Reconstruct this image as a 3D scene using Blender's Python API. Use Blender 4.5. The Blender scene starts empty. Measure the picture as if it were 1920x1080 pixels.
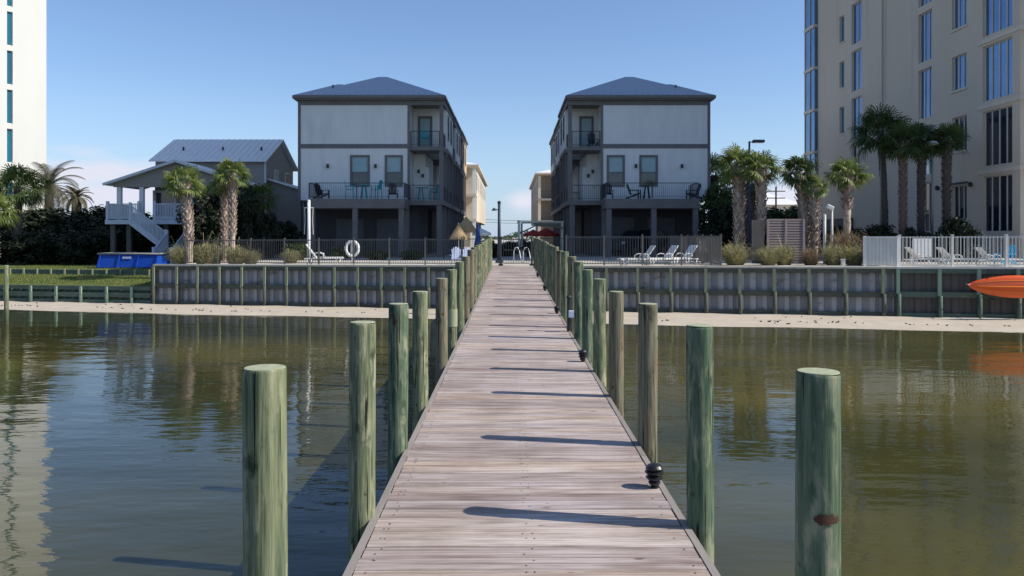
import bpy, math, random
from mathutils import Vector, Matrix, Euler
R = math.radians
SC = bpy.context.scene
COL = SC.collection

# ------------------------------------------------------------------ camera, sky, sun, exposure
EYE = 1.65
F = 1500.0            # focal length in pixels of the 1920 px wide photograph
cd = bpy.data.cameras.new('camera'); cam = bpy.data.objects.new('camera', cd); COL.objects.link(cam)
cam.location = (0, 0, EYE); cam.rotation_euler = (R(90), 0, 0)
cd.sensor_width = 36; cd.lens = 36*F/1920; cd.shift_x = 3/1920; cd.shift_y = -97/1920
cd.clip_start = 0.05; cd.clip_end = 6000
SC.camera = cam
SUN_EL, SUN_ROT = R(41), R(100.8)
w = bpy.data.worlds.new('World'); SC.world = w; w.use_nodes = True
nt = w.node_tree; N = nt.nodes; L = nt.links; N.clear()
def nn(t, **k):
    n = N.new(t)
    for a, b in k.items(): setattr(n, a, b)
    return n
out = nn('ShaderNodeOutputWorld'); bg = nn('ShaderNodeBackground'); L.new(bg.outputs[0], out.inputs[0])
bg.inputs[1].default_value = 0.122
sky = nn('ShaderNodeTexSky', sky_type='NISHITA', sun_disc=False, sun_elevation=SUN_EL, sun_rotation=SUN_ROT)
sky.air_density = 1.0; sky.dust_density = 0.4; sky.ozone_density = 2.6
tc = nn('ShaderNodeTexCoord'); sep = nn('ShaderNodeSeparateXYZ'); L.new(tc.outputs['Generated'], sep.inputs[0])
def mth(op, a, b=None, c=None, clamp=False):
    m = nn('ShaderNodeMath', operation=op, use_clamp=clamp)
    for i, v in enumerate((a, b, c)):
        if v is None: continue
        if hasattr(v, 'links') or hasattr(v, 'is_linked'): L.new(v, m.inputs[i])
        else: m.inputs[i].default_value = v
    return m.outputs[0]
mp = nn('ShaderNodeMapping'); mp.inputs['Scale'].default_value = (11, 11, 48); L.new(tc.outputs['Generated'], mp.inputs[0])
no = nn('ShaderNodeTexNoise'); no.inputs['Scale'].default_value = 1.0; no.inputs['Detail'].default_value = 7; no.inputs['Roughness'].default_value = .55
L.new(mp.outputs[0], no.inputs[0])
def bump_mask(x0, rx, z0, rz):       # soft oval patch of sky holding a cloud bank
    a = mth('POWER', mth('ABSOLUTE', mth('DIVIDE', mth('SUBTRACT', sep.outputs[0], x0), rx)), 2.0)
    b = mth('POWER', mth('ABSOLUTE', mth('DIVIDE', mth('SUBTRACT', sep.outputs[2], z0), rz)), 2.0)
    return mth('SUBTRACT', 1.0, mth('ADD', a, b), clamp=True)
masks = [bump_mask(-.47, .17, .055, .055), bump_mask(.02, .035, .042, .022), bump_mask(.335, .06, .05, .04), bump_mask(.8, .3, .05, .05), bump_mask(-.8, .2, .05, .07)]
m_ = masks[0]
for k in masks[1:]: m_ = mth('MAXIMUM', m_, k)
front = mth('GREATER_THAN', sep.outputs[1], -2)
cl = mth('MULTIPLY', mth('MULTIPLY', mth('SUBTRACT', mth('ADD', no.outputs[0], mth('MULTIPLY', m_, .36)), .52), 3.0, clamp=True), mth('MULTIPLY', m_, 1.1, clamp=True), clamp=True)
hz = mth('MULTIPLY', mth('SUBTRACT', 1.0, mth('MULTIPLY', mth('ABSOLUTE', sep.outputs[2]), 5.5), clamp=True), .62)
tint = nn('ShaderNodeMixRGB', blend_type='MULTIPLY'); tint.inputs[0].default_value = 1; tint.inputs[2].default_value = (.86, .92, 1.04, 1)
L.new(sky.outputs[0], tint.inputs[1])
mh = nn('ShaderNodeMixRGB'); L.new(hz, mh.inputs[0]); L.new(tint.outputs[0], mh.inputs[1]); mh.inputs[2].default_value = (2.9, 4.1, 5.9, 1)
mx = nn('ShaderNodeMixRGB'); L.new(cl, mx.inputs[0]); L.new(mh.outputs[0], mx.inputs[1]); mx.inputs[2].default_value = (5.2, 5.3, 6.1, 1)
L.new(mx.outputs[0], bg.inputs[0])
sd = bpy.data.lights.new('sun', 'SUN'); sun = bpy.data.objects.new('sun', sd); COL.objects.link(sun)
sd.energy = 4.7; sd.angle = R(.5); sd.color = (1.0, .93, .82)
sv = Vector((math.cos(SUN_EL)*math.sin(SUN_ROT), math.cos(SUN_EL)*math.cos(SUN_ROT), math.sin(SUN_EL)))
sun.rotation_euler = sv.to_track_quat('Z', 'Y').to_euler(); sun.location = sv*60
SC.view_settings.view_transform = 'Standard'; SC.view_settings.look = 'None'; SC.view_settings.gamma = 1
SC.view_settings.exposure = 0.30
SC.render.engine = 'CYCLES'

# ------------------------------------------------------------------ helpers
def P(px, py, D): return Vector(((px-957)/F*D, D, EYE+(443-py)/F*D))   # where a thing seen there stands at distance D
def XP(px, D): return (px-957)/F*D
def ZP(py, D): return EYE+(443-py)/F*D
def wally(x): return 35.5-.187*x          # the line of the seawall
def gz(x): return .30+.0035*x             # level of the land behind it
def sstep(a, b, t):
    t = max(0, min(1, (t-a)/(b-a))); return t*t*(3-2*t)
def lerp(a, b, t): return a+(b-a)*t

class MB:
    def __init__(s): s.v = []; s.f = []; s.r = []; s.k = .5
    def face(s, idx): s.f.append(idx); s.r.append(s.k)
    def poly(s, pts):
        b = len(s.v); s.v += [tuple(p) for p in pts]; s.face(tuple(range(b, b+len(pts))))
    def hexa(s, p):      # 8 corners: bottom ring 0-3, top ring 4-7
        b = len(s.v); s.v += [tuple(q) for q in p]
        for q in ((3,2,1,0),(4,5,6,7),(0,1,5,4),(1,2,6,5),(2,3,7,6),(3,0,4,7)): s.face(tuple(b+i for i in q))
    def box(s, x0, x1, y0, y1, z0, z1):
        if x0 > x1: x0, x1 = x1, x0
        if y0 > y1: y0, y1 = y1, y0
        if z0 > z1: z0, z1 = z1, z0
        s.hexa([(x0,y0,z0),(x1,y0,z0),(x1,y1,z0),(x0,y1,z0),(x0,y0,z1),(x1,y0,z1),(x1,y1,z1),(x0,y1,z1)])
    def cbox(s, c, size, rz=0, rx=0, ry=0):
        m = Euler((rx, ry, rz)).to_matrix(); c = Vector(c); h = Vector(size)/2
        s.hexa([c+m@Vector((a*h.x, b*h.y, d*h.z)) for d in (-1,1) for a, b in ((-1,-1),(1,-1),(1,1),(-1,1))])
    def beam(s, p, q, w, h, up=(0,0,1)):
        p = Vector(p); q = Vector(q); d = (q-p).normalized(); u = Vector(up)
        if abs(d.dot(u)) > .99: u = Vector((0,1,0))
        a = d.cross(u).normalized()*w/2; b = a.cross(d).normalized()*h/2
        s.hexa([p-a-b, p+a-b, q+a-b, q-a-b, p-a+b, p+a+b, q+a+b, q-a+b])
    def tube(s, pts, rad, n=8, cap=True):
        pts = [Vector(p) for p in pts]; m = len(pts)
        if not hasattr(rad, '__len__'): rad = [rad]*m
        b = len(s.v); prev = None
        for i, p in enumerate(pts):
            d = (pts[min(i+1, m-1)]-pts[max(i-1, 0)]).normalized()
            if prev is None: a = d.orthogonal().normalized()
            else:
                a = prev-d*prev.dot(d)
                a = a.normalized() if a.length > 1e-6 else d.orthogonal().normalized()
            prev = a; c = d.cross(a)
            for j in range(n):
                t = 2*math.pi*j/n; s.v.append(tuple(p+(a*math.cos(t)+c*math.sin(t))*rad[i]))
        for i in range(m-1):
            for j in range(n):
                k = (j+1) % n; s.face((b+i*n+j, b+i*n+k, b+(i+1)*n+k, b+(i+1)*n+j))
        if cap:
            s.face(tuple(b+j for j in reversed(range(n)))); s.face(tuple(b+(m-1)*n+j for j in range(n)))
    def lathe(s, c, prof, n=20):       # prof: (radius, z)
        c = Vector(c); b = len(s.v)
        for r, z in prof:
            for j in range(n):
                t = 2*math.pi*j/n; s.v.append((c.x+r*math.cos(t), c.y+r*math.sin(t), c.z+z))
        for i in range(len(prof)-1):
            for j in range(n):
                k = (j+1) % n; s.face((b+i*n+j, b+i*n+k, b+(i+1)*n+k, b+(i+1)*n+j))
        s.face(tuple(b+j for j in reversed(range(n)))); s.face(tuple(b+(len(prof)-1)*n+j for j in range(n)))
    def build(s, name, mat, parent=None, origin=None, smooth=False, bevel=0):
        o0 = Vector(origin) if origin is not None else (parent['_w'] if parent and '_w' in parent else None)
        if parent is not None and origin is None: o0 = Vector(parent['_w']) if '_w' in parent else Vector((0,0,0))
        if o0 is None: o0 = Vector((0,0,0))
        me = bpy.data.meshes.new(name)
        me.from_pydata([(a-o0.x, b-o0.y, c-o0.z) for a, b, c in s.v], [], s.f)
        at = me.attributes.new('rnd', 'FLOAT', 'FACE'); at.data.foreach_set('value', s.r)
        if smooth: me.polygons.foreach_set('use_smooth', [True]*len(me.polygons))
        me.materials.append(mat); me.update()
        o = bpy.data.objects.new(name, me); COL.objects.link(o)
        if parent is not None: o.parent = parent
        else: o.location = o0
        o['_w'] = list(o0)
        if bevel:
            b = o.modifiers.new('b', 'BEVEL'); b.width = bevel; b.segments = 2; b.limit_method = 'ANGLE'
        return o
def tag(o, label=None, cat=None, group=None, kind=None):
    if label: o['label'] = label
    if cat: o['category'] = cat
    if group: o['group'] = group
    if kind: o['kind'] = kind
    return o
def thing(name, loc, label, cat, group=None):
    o = bpy.data.objects.new(name, None); COL.objects.link(o); o.location = loc; o['_w'] = list(loc)
    o.empty_display_size = .2
    return tag(o, label, cat, group)
def dup(root, loc=None, rz=None, label=None, group=None, scale=None):
    def cp(o, par):
        c = o.copy(); COL.objects.link(c)
        if par is not None: c.parent = par
        for ch in o.children: cp(ch, c)
        return c
    kids = list(root.children); r = cp(root, None)
    if loc is not None: r.location = loc
    if rz is not None: r.rotation_euler = (0, 0, rz)
    if scale is not None: r.scale = scale if hasattr(scale, '__len__') else (scale,)*3
    if label: r['label'] = label
    if group: r['group'] = group
    return r

def mat(name, c1, c2=None, rough=.75, scale=(1,1,1), noise=4, detail=5, attr=0, bump=0, metallic=0, c3=None, n3=.6, s3=(1,1,1), spec=.3, contrast=1.0, coat=0, trans=0):
    m = bpy.data.materials.new(name); m.use_nodes = True; t = m.node_tree; t.nodes.clear()
    def new(k, **kw):
        n = t.nodes.new(k)
        for a, b in kw.items(): setattr(n, a, b)
        return n
    o = new('ShaderNodeOutputMaterial'); b = new('ShaderNodeBsdfPrincipled'); t.links.new(b.outputs[0], o.inputs[0])
    b.inputs['Roughness'].default_value = rough; b.inputs['Metallic'].default_value = metallic
    b.inputs['Specular IOR Level'].default_value = spec
    if coat: b.inputs['Coat Weight'].default_value = coat
    c2 = c2 or tuple(x*.8 for x in c1)
    co = new('ShaderNodeTexCoord'); mp = new('ShaderNodeMapping'); mp.inputs['Scale'].default_value = scale
    t.links.new(co.outputs['Object'], mp.inputs[0])
    vec = mp.outputs[0]
    if attr:
        a = new('ShaderNodeAttribute', attribute_name='rnd')
        mu = new('ShaderNodeMath', operation='MULTIPLY'); mu.inputs[1].default_value = 37.0; t.links.new(a.outputs['Fac'], mu.inputs[0])
        ad = new('ShaderNodeVectorMath', operation='ADD'); t.links.new(vec, ad.inputs[0]); t.links.new(mu.outputs[0], ad.inputs[1]); vec = ad.outputs[0]
    no = new('ShaderNodeTexNoise'); no.inputs['Scale'].default_value = noise; no.inputs['Detail'].default_value = detail; no.inputs['Roughness'].default_value = .6
    t.links.new(vec, no.inputs[0])
    mr = new('ShaderNodeMapRange'); mr.inputs[1].default_value = .5-.22/contrast; mr.inputs[2].default_value = .5+.22/contrast
    t.links.new(no.outputs[0], mr.inputs[0]); fac = mr.outputs[0]
    if attr:
        mf = new('ShaderNodeMix'); mf.data_type = 'FLOAT'; mf.inputs[0].default_value = attr
        t.links.new(fac, mf.inputs[2]); t.links.new(a.outputs['Fac'], mf.inputs[3]); fac = mf.outputs[0]
    mc = new('ShaderNodeMixRGB'); mc.inputs[1].default_value = (*c1, 1); mc.inputs[2].default_value = (*c2, 1); t.links.new(fac, mc.inputs[0])
    colr = mc.outputs[0]
    if c3:
        mp3 = new('ShaderNodeMapping'); mp3.inputs['Scale'].default_value = s3; t.links.new(co.outputs['Object'], mp3.inputs[0])
        n3n = new('ShaderNodeTexNoise'); n3n.inputs['Scale'].default_value = 1; n3n.inputs['Detail'].default_value = 6; t.links.new(mp3.outputs[0], n3n.inputs[0])
        r3 = new('ShaderNodeMapRange'); r3.inputs[1].default_value = n3; r3.inputs[2].default_value = n3+.12; t.links.new(n3n.outputs[0], r3.inputs[0])
        m3 = new('ShaderNodeMixRGB'); t.links.new(r3.outputs[0], m3.inputs[0]); t.links.new(colr, m3.inputs[1]); m3.inputs[2].default_value = (*c3, 1); colr = m3.outputs[0]
    t.links.new(colr, b.inputs['Base Color'])
    if bump:
        bp = new('ShaderNodeBump'); bp.inputs['Strength'].default_value = 1; bp.inputs['Distance'].default_value = bump
        t.links.new(no.outputs[0], bp.inputs['Height']); t.links.new(bp.outputs[0], b.inputs['Normal'])
    if trans:
        tr = new('ShaderNodeBsdfTranslucent'); t.links.new(colr, tr.inputs[0]); ms = new('ShaderNodeMixShader'); ms.inputs[0].default_value = trans
        t.links.new(b.outputs[0], ms.inputs[1]); t.links.new(tr.outputs[0], ms.inputs[2]); t.links.new(ms.outputs[0], o.inputs[0])
    return m

def deck_mat():       # weathered boards: own tone per board, grain streaks, stains and knots
    m = bpy.data.materials.new('deck_wood'); m.use_nodes = True; t = m.node_tree; b = t.nodes['Principled BSDF']; b.inputs['Roughness'].default_value = .85; b.inputs['Specular IOR Level'].default_value = .25
    co = t.nodes.new('ShaderNodeTexCoord'); at = t.nodes.new('ShaderNodeAttribute'); at.attribute_name = 'rnd'
    off = t.nodes.new('ShaderNodeMath'); off.operation = 'MULTIPLY'; off.inputs[1].default_value = 53; t.links.new(at.outputs['Fac'], off.inputs[0])
    def noise(sc, d, ro=.6, use=True):
        mp = t.nodes.new('ShaderNodeMapping'); mp.inputs['Scale'].default_value = sc; t.links.new(co.outputs['Object'], mp.inputs[0]); v = mp.outputs[0]
        if use:
            a = t.nodes.new('ShaderNodeVectorMath'); t.links.new(v, a.inputs[0]); t.links.new(off.outputs[0], a.inputs[1]); v = a.outputs[0]
        n = t.nodes.new('ShaderNodeTexNoise'); n.inputs['Scale'].default_value = 1; n.inputs['Detail'].default_value = d; n.inputs['Roughness'].default_value = ro; t.links.new(v, n.inputs[0]); return n.outputs[0]
    def ramp(f, *st):
        r_ = t.nodes.new('ShaderNodeValToRGB'); t.links.new(f, r_.inputs[0]); e = r_.color_ramp.elements
        while len(e) < len(st): e.new(.5)
        for q, (p, c) in zip(e, st): q.position = p; q.color = (*c, 1)
        return r_.outputs[0]
    def mix(f, a, b_, mode='MIX'):
        x = t.nodes.new('ShaderNodeMixRGB'); x.blend_type = mode
        for i, v in enumerate((f, a, b_)):
            if hasattr(v, 'is_linked'): t.links.new(v, x.inputs[i])
            else: x.inputs[i].default_value = v
        return x.outputs[0]
    board = ramp(at.outputs['Fac'], (0,(.30,.245,.225)), (.2,(.40,.345,.325)), (.4,(.36,.30,.28)), (.55,(.45,.39,.35)), (.7,(.37,.325,.32)), (.85,(.43,.345,.28)), (1,(.50,.455,.43)))
    grain = noise((1.5,70,20), 6, .7)
    c = mix(1.0, board, ramp(grain, (.34,(.52,.49,.48)), (.5,(.95,.94,.94)), (.64,(1.18,1.18,1.2))), 'MULTIPLY')
    blot = noise((1.6,9,3), 5)
    c = mix(1.0, c, ramp(blot, (.36,(.70,.66,.63)), (.52,(1,1,1)), (.66,(1.16,1.17,1.19))), 'MULTIPLY')
    big = noise((1.1,.35,1), 4, .6, False)
    c = mix(1.0, c, ramp(big, (.35,(.84,.82,.80)), (.6,(1.06,1.06,1.07))), 'MULTIPLY')
    kn = noise((5,16,6), 2); k = t.nodes.new('ShaderNodeMapRange'); k.inputs[1].default_value = .70; k.inputs[2].default_value = .76; t.links.new(kn, k.inputs[0])
    c = mix(k.outputs[0], c, (.13,.09,.07,1))
    t.links.new(c, b.inputs['Base Color'])
    bp = t.nodes.new('ShaderNodeBump'); bp.inputs['Distance'].default_value = .004; t.links.new(grain, bp.inputs['Height']); t.links.new(bp.outputs[0], b.inputs['Normal'])
    return m
def pile_mat(name, c1, c2, c3):      # pressure-treated log: streaks, drying cracks, knots, pale lichen patches
    m = bpy.data.materials.new(name); m.use_nodes = True; t = m.node_tree; b = t.nodes['Principled BSDF']; b.inputs['Roughness'].default_value = .9; b.inputs['Specular IOR Level'].default_value = .2
    co = t.nodes.new('ShaderNodeTexCoord'); at = t.nodes.new('ShaderNodeObjectInfo')
    off = t.nodes.new('ShaderNodeMath'); off.operation = 'MULTIPLY'; off.inputs[1].default_value = 91; t.links.new(at.outputs['Random'], off.inputs[0])
    def noise(sc, d, ro=.6):
        mp = t.nodes.new('ShaderNodeMapping'); mp.inputs['Scale'].default_value = sc; t.links.new(co.outputs['Object'], mp.inputs[0])
        a = t.nodes.new('ShaderNodeVectorMath'); t.links.new(mp.outputs[0], a.inputs[0]); t.links.new(off.outputs[0], a.inputs[1])
        n = t.nodes.new('ShaderNodeTexNoise'); n.inputs['Scale'].default_value = 1; n.inputs['Detail'].default_value = d; n.inputs['Roughness'].default_value = ro; t.links.new(a.outputs[0], n.inputs[0]); return n.outputs[0]
    def rng_(f, a, c):
        k = t.nodes.new('ShaderNodeMapRange'); k.inputs[1].default_value = a; k.inputs[2].default_value = c; t.links.new(f, k.inputs[0]); return k.outputs[0]
    def mix(f, a, c):
        x = t.nodes.new('ShaderNodeMixRGB')
        for i, v in enumerate((f, a, c)):
            if hasattr(v, 'is_linked'): t.links.new(v, x.inputs[i])
            else: x.inputs[i].default_value = (*v, 1) if hasattr(v, '__len__') else v
        return x.outputs[0]
    st = noise((46,46,2.4), 9, .65)
    c = mix(rng_(st,.36,.62), c1, c2)
    c = mix(rng_(noise((17,17,4.2), 6),.53,.66), c, c3)
    c = mix(rng_(noise((9,9,5), 5),.58,.70), c, tuple(x*.55 for x in c2))
    cr = noise((60,60,1.5), 2, .4); crk = rng_(cr,.645,.675)
    c = mix(crk, c, (.018,.02,.014))
    kn = noise((14,14,9), 1); c = mix(rng_(kn,.72,.76), c, (.06,.035,.02))
    t.links.new(c, b.inputs['Base Color'])
    h = t.nodes.new('ShaderNodeMath'); h.operation = 'SUBTRACT'; t.links.new(st, h.inputs[0]); t.links.new(crk, h.inputs[1])
    bp = t.nodes.new('ShaderNodeBump'); bp.inputs['Distance'].default_value = .006; t.links.new(h.outputs[0], bp.inputs['Height']); t.links.new(bp.outputs[0], b.inputs['Normal'])
    return m
M = {}
M['deck'] = deck_mat()
M['edge'] = mat('edge_wood', (.30,.27,.25), (.19,.17,.15), .85, (20,1.5,8), 1, 6, .4, .002)
M['pile'] = pile_mat('treated_pile', (.24,.255,.15), (.075,.105,.06), (.33,.32,.22))
M['pile_tan'] = pile_mat('weathered_pile', (.25,.235,.16), (.09,.09,.06), (.19,.13,.08))
M['pile_green'] = pile_mat('green_pile', (.145,.19,.12), (.05,.088,.056), (.25,.265,.175))
M['endgrain'] = mat('end_grain', (.40,.42,.29), (.25,.28,.18), .9, (3,3,3), 12, 6, 0, .001, c3=(.16,.17,.11), n3=.58, s3=(22,22,1))
M['black'] = mat('black_plastic', (.012,.013,.016), (.02,.02,.022), .35, noise=8, spec=.5)
M['red_mark'] = mat('red_paint', (.085,.03,.022), (.07,.045,.03), .9, noise=40)
M['panel'] = mat('vinyl_sheet', (.13,.13,.135), (.42,.42,.43), .65, (1,1,.3), 3, 5, .75, .003, c3=(.16,.15,.12), n3=.58, s3=(1.4,1.4,2.5))
M['panelbrown'] = mat('sheet_brown', (.12,.105,.095), (.075,.07,.062), .7, (1,1,.4), 4, 5, .5, .003)
M['waler'] = mat('waler_wood', (.115,.12,.09), (.055,.062,.048), .85, (1,1,6), 2, 6, .3, .004)
M['greenwood'] = mat('green_wood', (.12,.165,.125), (.06,.09,.068), .8, (1,1,5), 2, 6, .4, .003, c3=(.16,.17,.13), n3=.6, s3=(2,2,3))
M['batten'] = mat('pale_post', (.34,.36,.22), (.22,.25,.15), .8, (5,5,1), 2, 6, .3, .003)
M['gbatten'] = mat('pale_green_post', (.30,.42,.30), (.2,.3,.21), .8, (5,5,1), 2, 6, .3, .003)
M['cap'] = mat('concrete_cap', (.60,.56,.47), (.46,.42,.35), .9, noise=3, bump=.004)
M['concrete'] = mat('pool_concrete', (.50,.47,.41), (.40,.37,.32), .9, noise=.8, detail=8, bump=.003)
M['sand'] = mat('sand', (.50,.44,.36), (.40,.35,.28), .95, noise=1.2, detail=8, bump=.02, c3=(.26,.22,.16), n3=.64, s3=(1.5,7,1))
M['lawn'] = mat('lawn', (.09,.13,.028), (.14,.15,.045), .95, noise=.9, detail=9, bump=.03, c3=(.2,.18,.08), n3=.62, s3=(.6,1.5,1))
M['blade'] = mat('grass_blade', (.07,.115,.02), (.17,.18,.05), .8, attr=.9, trans=.2)
M['siding'] = mat('grey_siding', (.77,.78,.74), (.68,.69,.66), .7, (1.5,1.5,.25), 1.6, 5, 0, .004, c3=(.62,.62,.59), n3=.6, s3=(.5,.5,.16))
M['siding2'] = mat('tan_siding', (.62,.44,.28), (.52,.37,.24), .8, (1.5,1.5,.4), 2)
M['cream'] = mat('cream_siding', (.60,.54,.44), (.50,.45,.37), .8, (1.5,1.5,.4), 2)
M['trim'] = mat('taupe_trim', (.185,.175,.17), (.145,.135,.13), .7, noise=2)
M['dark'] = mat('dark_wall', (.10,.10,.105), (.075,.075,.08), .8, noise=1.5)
M['garage'] = mat('grey_door', (.17,.17,.18), (.13,.13,.14), .6, noise=2)
M['metalroof'] = mat('blue_metal_roof', (.44,.48,.54), (.37,.41,.47), .45, (4,.4,.4), 3, metallic=.1)
M['greyroof'] = mat('grey_metal_roof', (.78,.78,.76), (.68,.68,.66), .45, (4,.4,.4), 3, metallic=.0)
M['rail'] = mat('rail_metal', (.06,.06,.065), (.045,.045,.05), .5, noise=5)
M['fence'] = mat('bronze_fence', (.15,.14,.125), (.10,.095,.085), .5, noise=5)
M['glass'] = mat('dark_glass', (.02,.035,.045), (.015,.025,.03), .06, noise=.6, spec=.9)
M['skyglass'] = mat('sky_tinted_glass', (.16,.26,.40), (.10,.19,.33), .07, (1,1,1), .5, metallic=.75, spec=.6)  # blue put into the metal tint imitates sky reflected in the panes
M['navyglass'] = mat('navy_glass', (.008,.014,.03), (.012,.02,.04), .05, noise=.3, spec=.5)
M['teal'] = mat('teal_glass', (.02,.17,.25), (.03,.11,.17), .1, noise=.4, spec=.6)
M['blind'] = mat('pale_blind', (.36,.50,.50), (.30,.43,.44), .5, noise=2)
M['white'] = mat('white_paint', (.75,.75,.74), (.62,.62,.60), .55, noise=5)
M['offwhite'] = mat('white_pvc', (.66,.65,.61), (.52,.51,.47), .6, (2,2,.5), 3)
M['bluewhite'] = mat('porch_white', (.62,.66,.70), (.5,.54,.58), .6, noise=4)
M['whitestucco'] = mat('white_stucco', (.66,.66,.63), (.60,.60,.57), .85, (1,1,.3), .3, 6)
M['beige'] = mat('beige_stucco', (.66,.56,.44), (.57,.485,.38), .9, (1,1,.25), .22, 7, bump=.01, c3=(.50,.43,.34), n3=.6, s3=(.9,.9,.07))
M['beigetrim'] = mat('beige_band', (.70,.61,.50), (.62,.54,.44), .85, noise=1)
M['podium'] = mat('slate_wall', (.10,.11,.14), (.08,.085,.11), .8, noise=1)
M['cottage'] = mat('taupe_siding', (.31,.285,.255), (.26,.235,.21), .8, (.3,.3,9), 1.5, 3, 0, .004)
M['tealplastic'] = mat('teal_plastic', (.03,.42,.46), (.025,.35,.39), .45, noise=3)
M['darkplastic'] = mat('dark_plastic', (.02,.03,.045), (.015,.022,.03), .45, noise=3)
M['blueplastic'] = mat('blue_plastic', (.02,.38,.62), (.02,.32,.55), .45, noise=3)
M['paleblue'] = mat('pale_blue_plastic', (.50,.56,.72), (.42,.48,.64), .5, noise=3)
M['poolblue'] = mat('pool_liner', (.008,.075,.46), (.006,.055,.36), .45, (1,1,2), 2)
M['orange'] = mat('orange_hull', (.80,.115,.008), (.72,.085,.006), .28, (.6,2,2), 1.2, spec=.5, coat=.3)
M['orangelight'] = mat('orange_stripe', (.85,.26,.03), (.8,.2,.02), .3, noise=2)
M['trunk'] = mat('palm_trunk', (.12,.08,.06), (.58,.48,.41), .9, (1,1,1.5), 6, 6, .7, .01)
M['trunkred'] = mat('palm_trunk_red', (.17,.13,.11), (.10,.075,.062), .9, (1,1,1.5), 6, 6, .5, .01)
M['trunkdark'] = mat('palm_trunk_dark', (.12,.10,.09), (.075,.062,.055), .9, (1,1,1.5), 6, 6, .5, .01)
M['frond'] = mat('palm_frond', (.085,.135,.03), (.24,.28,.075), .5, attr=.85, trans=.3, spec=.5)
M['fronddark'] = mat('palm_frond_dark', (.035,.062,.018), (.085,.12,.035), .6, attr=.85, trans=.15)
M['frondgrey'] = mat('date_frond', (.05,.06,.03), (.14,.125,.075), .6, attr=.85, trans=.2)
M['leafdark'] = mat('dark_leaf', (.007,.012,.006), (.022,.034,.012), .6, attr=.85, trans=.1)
M['leafmid'] = mat('mid_leaf', (.03,.055,.015), (.10,.13,.035), .6, attr=.85, trans=.2)
M['bark'] = mat('bark', (.07,.055,.04), (.045,.035,.028), .9, (1,1,.4), 8, bump=.01)
M['tuft'] = mat('dry_grass', (.12,.14,.04), (.52,.46,.27), .85, attr=.9, trans=.2)
M['tuftred'] = mat('brown_grass', (.15,.11,.06), (.30,.22,.14), .85, attr=.9, trans=.2)
M['slat'] = mat('slat_wood', (.36,.29,.265), (.27,.215,.20), .8, (.5,.5,6), 2)
M['slatgrey'] = mat('grey_boards', (.13,.125,.115), (.1,.095,.085), .8, (2,2,.5), 2)
M['polegrey'] = mat('grey_pole', (.22,.23,.22), (.16,.17,.16), .6, noise=3)
M['poleblue'] = mat('dark_blue_pole', (.04,.055,.085), (.03,.04,.065), .5, noise=3)
M['tan'] = mat('tan_canvas', (.38,.27,.15), (.30,.21,.11), .85, noise=4)
M['bluecanvas'] = mat('blue_canvas', (.02,.06,.20), (.015,.045,.15), .85, noise=4)
M['redcanvas'] = mat('red_canvas', (.75,.10,.07), (.6,.07,.05), .85, noise=4)
M['wood'] = mat('raw_timber', (.80,.75,.60), (.7,.65,.5), .85, (2,2,2), 3)
M['carpaint'] = mat('dark_car_paint', (.02,.024,.034), (.018,.021,.03), .22, noise=1, spec=.6, coat=.6)
M['tyre'] = mat('tyre_rubber', (.015,.015,.015), (.02,.02,.02), .85, noise=8)
M['rim'] = mat('wheel_rim', (.35,.35,.36), (.28,.28,.29), .3, noise=3, metallic=.8)
M['lens'] = mat('lamp_lens', (.6,.6,.58), (.5,.5,.48), .2, noise=3)
M['distant'] = mat('distant_trees', (.035,.05,.035), (.06,.08,.05), .95, attr=.8)

# water: turbid green-brown bay with small ripples
def water_mat():
    m = bpy.data.materials.new('bay_water'); m.use_nodes = True; t = m.node_tree; b = t.nodes['Principled BSDF']
    b.inputs['Roughness'].default_value = .015; b.inputs['IOR'].default_value = 1.333
    co = t.nodes.new('ShaderNodeTexCoord')
    def noise(sc, d, rot=0, rough=.5):
        mp = t.nodes.new('ShaderNodeMapping'); mp.inputs['Scale'].default_value = sc; mp.inputs['Rotation'].default_value = (0,0,rot)
        t.links.new(co.outputs['Object'], mp.inputs[0])
        n = t.nodes.new('ShaderNodeTexNoise'); n.inputs['Scale'].default_value = 1; n.inputs['Detail'].default_value = d; n.inputs['Roughness'].default_value = rough
        t.links.new(mp.outputs[0], n.inputs[0]); return n
    c = noise((.10,.16,1), 4)
    r = t.nodes.new('ShaderNodeValToRGB'); r.color_ramp.elements[0].position = .36; r.color_ramp.elements[1].position = .66
    r.color_ramp.elements[0].color = (.030,.034,.014,1); r.color_ramp.elements[1].color = (.092,.082,.022,1)
    sx = t.nodes.new('ShaderNodeSeparateXYZ'); t.links.new(co.outputs['Object'], sx.inputs[0])
    sh = t.nodes.new('ShaderNodeMapRange'); sh.inputs[1].default_value = -9; sh.inputs[2].default_value = 11; sh.inputs[3].default_value = -.07; sh.inputs[4].default_value = .11; t.links.new(sx.outputs[0], sh.inputs[0])
    ad = t.nodes.new('ShaderNodeMath'); t.links.new(c.outputs[0], ad.inputs[0]); t.links.new(sh.outputs[0], ad.inputs[1])
    t.links.new(ad.outputs[0], r.inputs[0]); t.links.new(r.outputs[0], b.inputs['Base Color'])   # colour shifts to a lighter olive toward the right side
    prev = None
    for sc, d, rot, dist in (((.55,1.5,1), 3, .12, .018), ((2.2,5.2,1), 3, -.25, .0036), ((.16,.30,1), 1, .3, .05)):
        n = noise(sc, d, rot); bp = t.nodes.new('ShaderNodeBump'); bp.inputs['Strength'].default_value = 1; bp.inputs['Distance'].default_value = dist
        t.links.new(n.outputs[0], bp.inputs['Height'])
        if prev: t.links.new(prev.outputs[0], bp.inputs['Normal'])
        prev = bp
    t.links.new(prev.outputs[0], b.inputs['Normal'])
    return m
M['water'] = water_mat()

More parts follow.
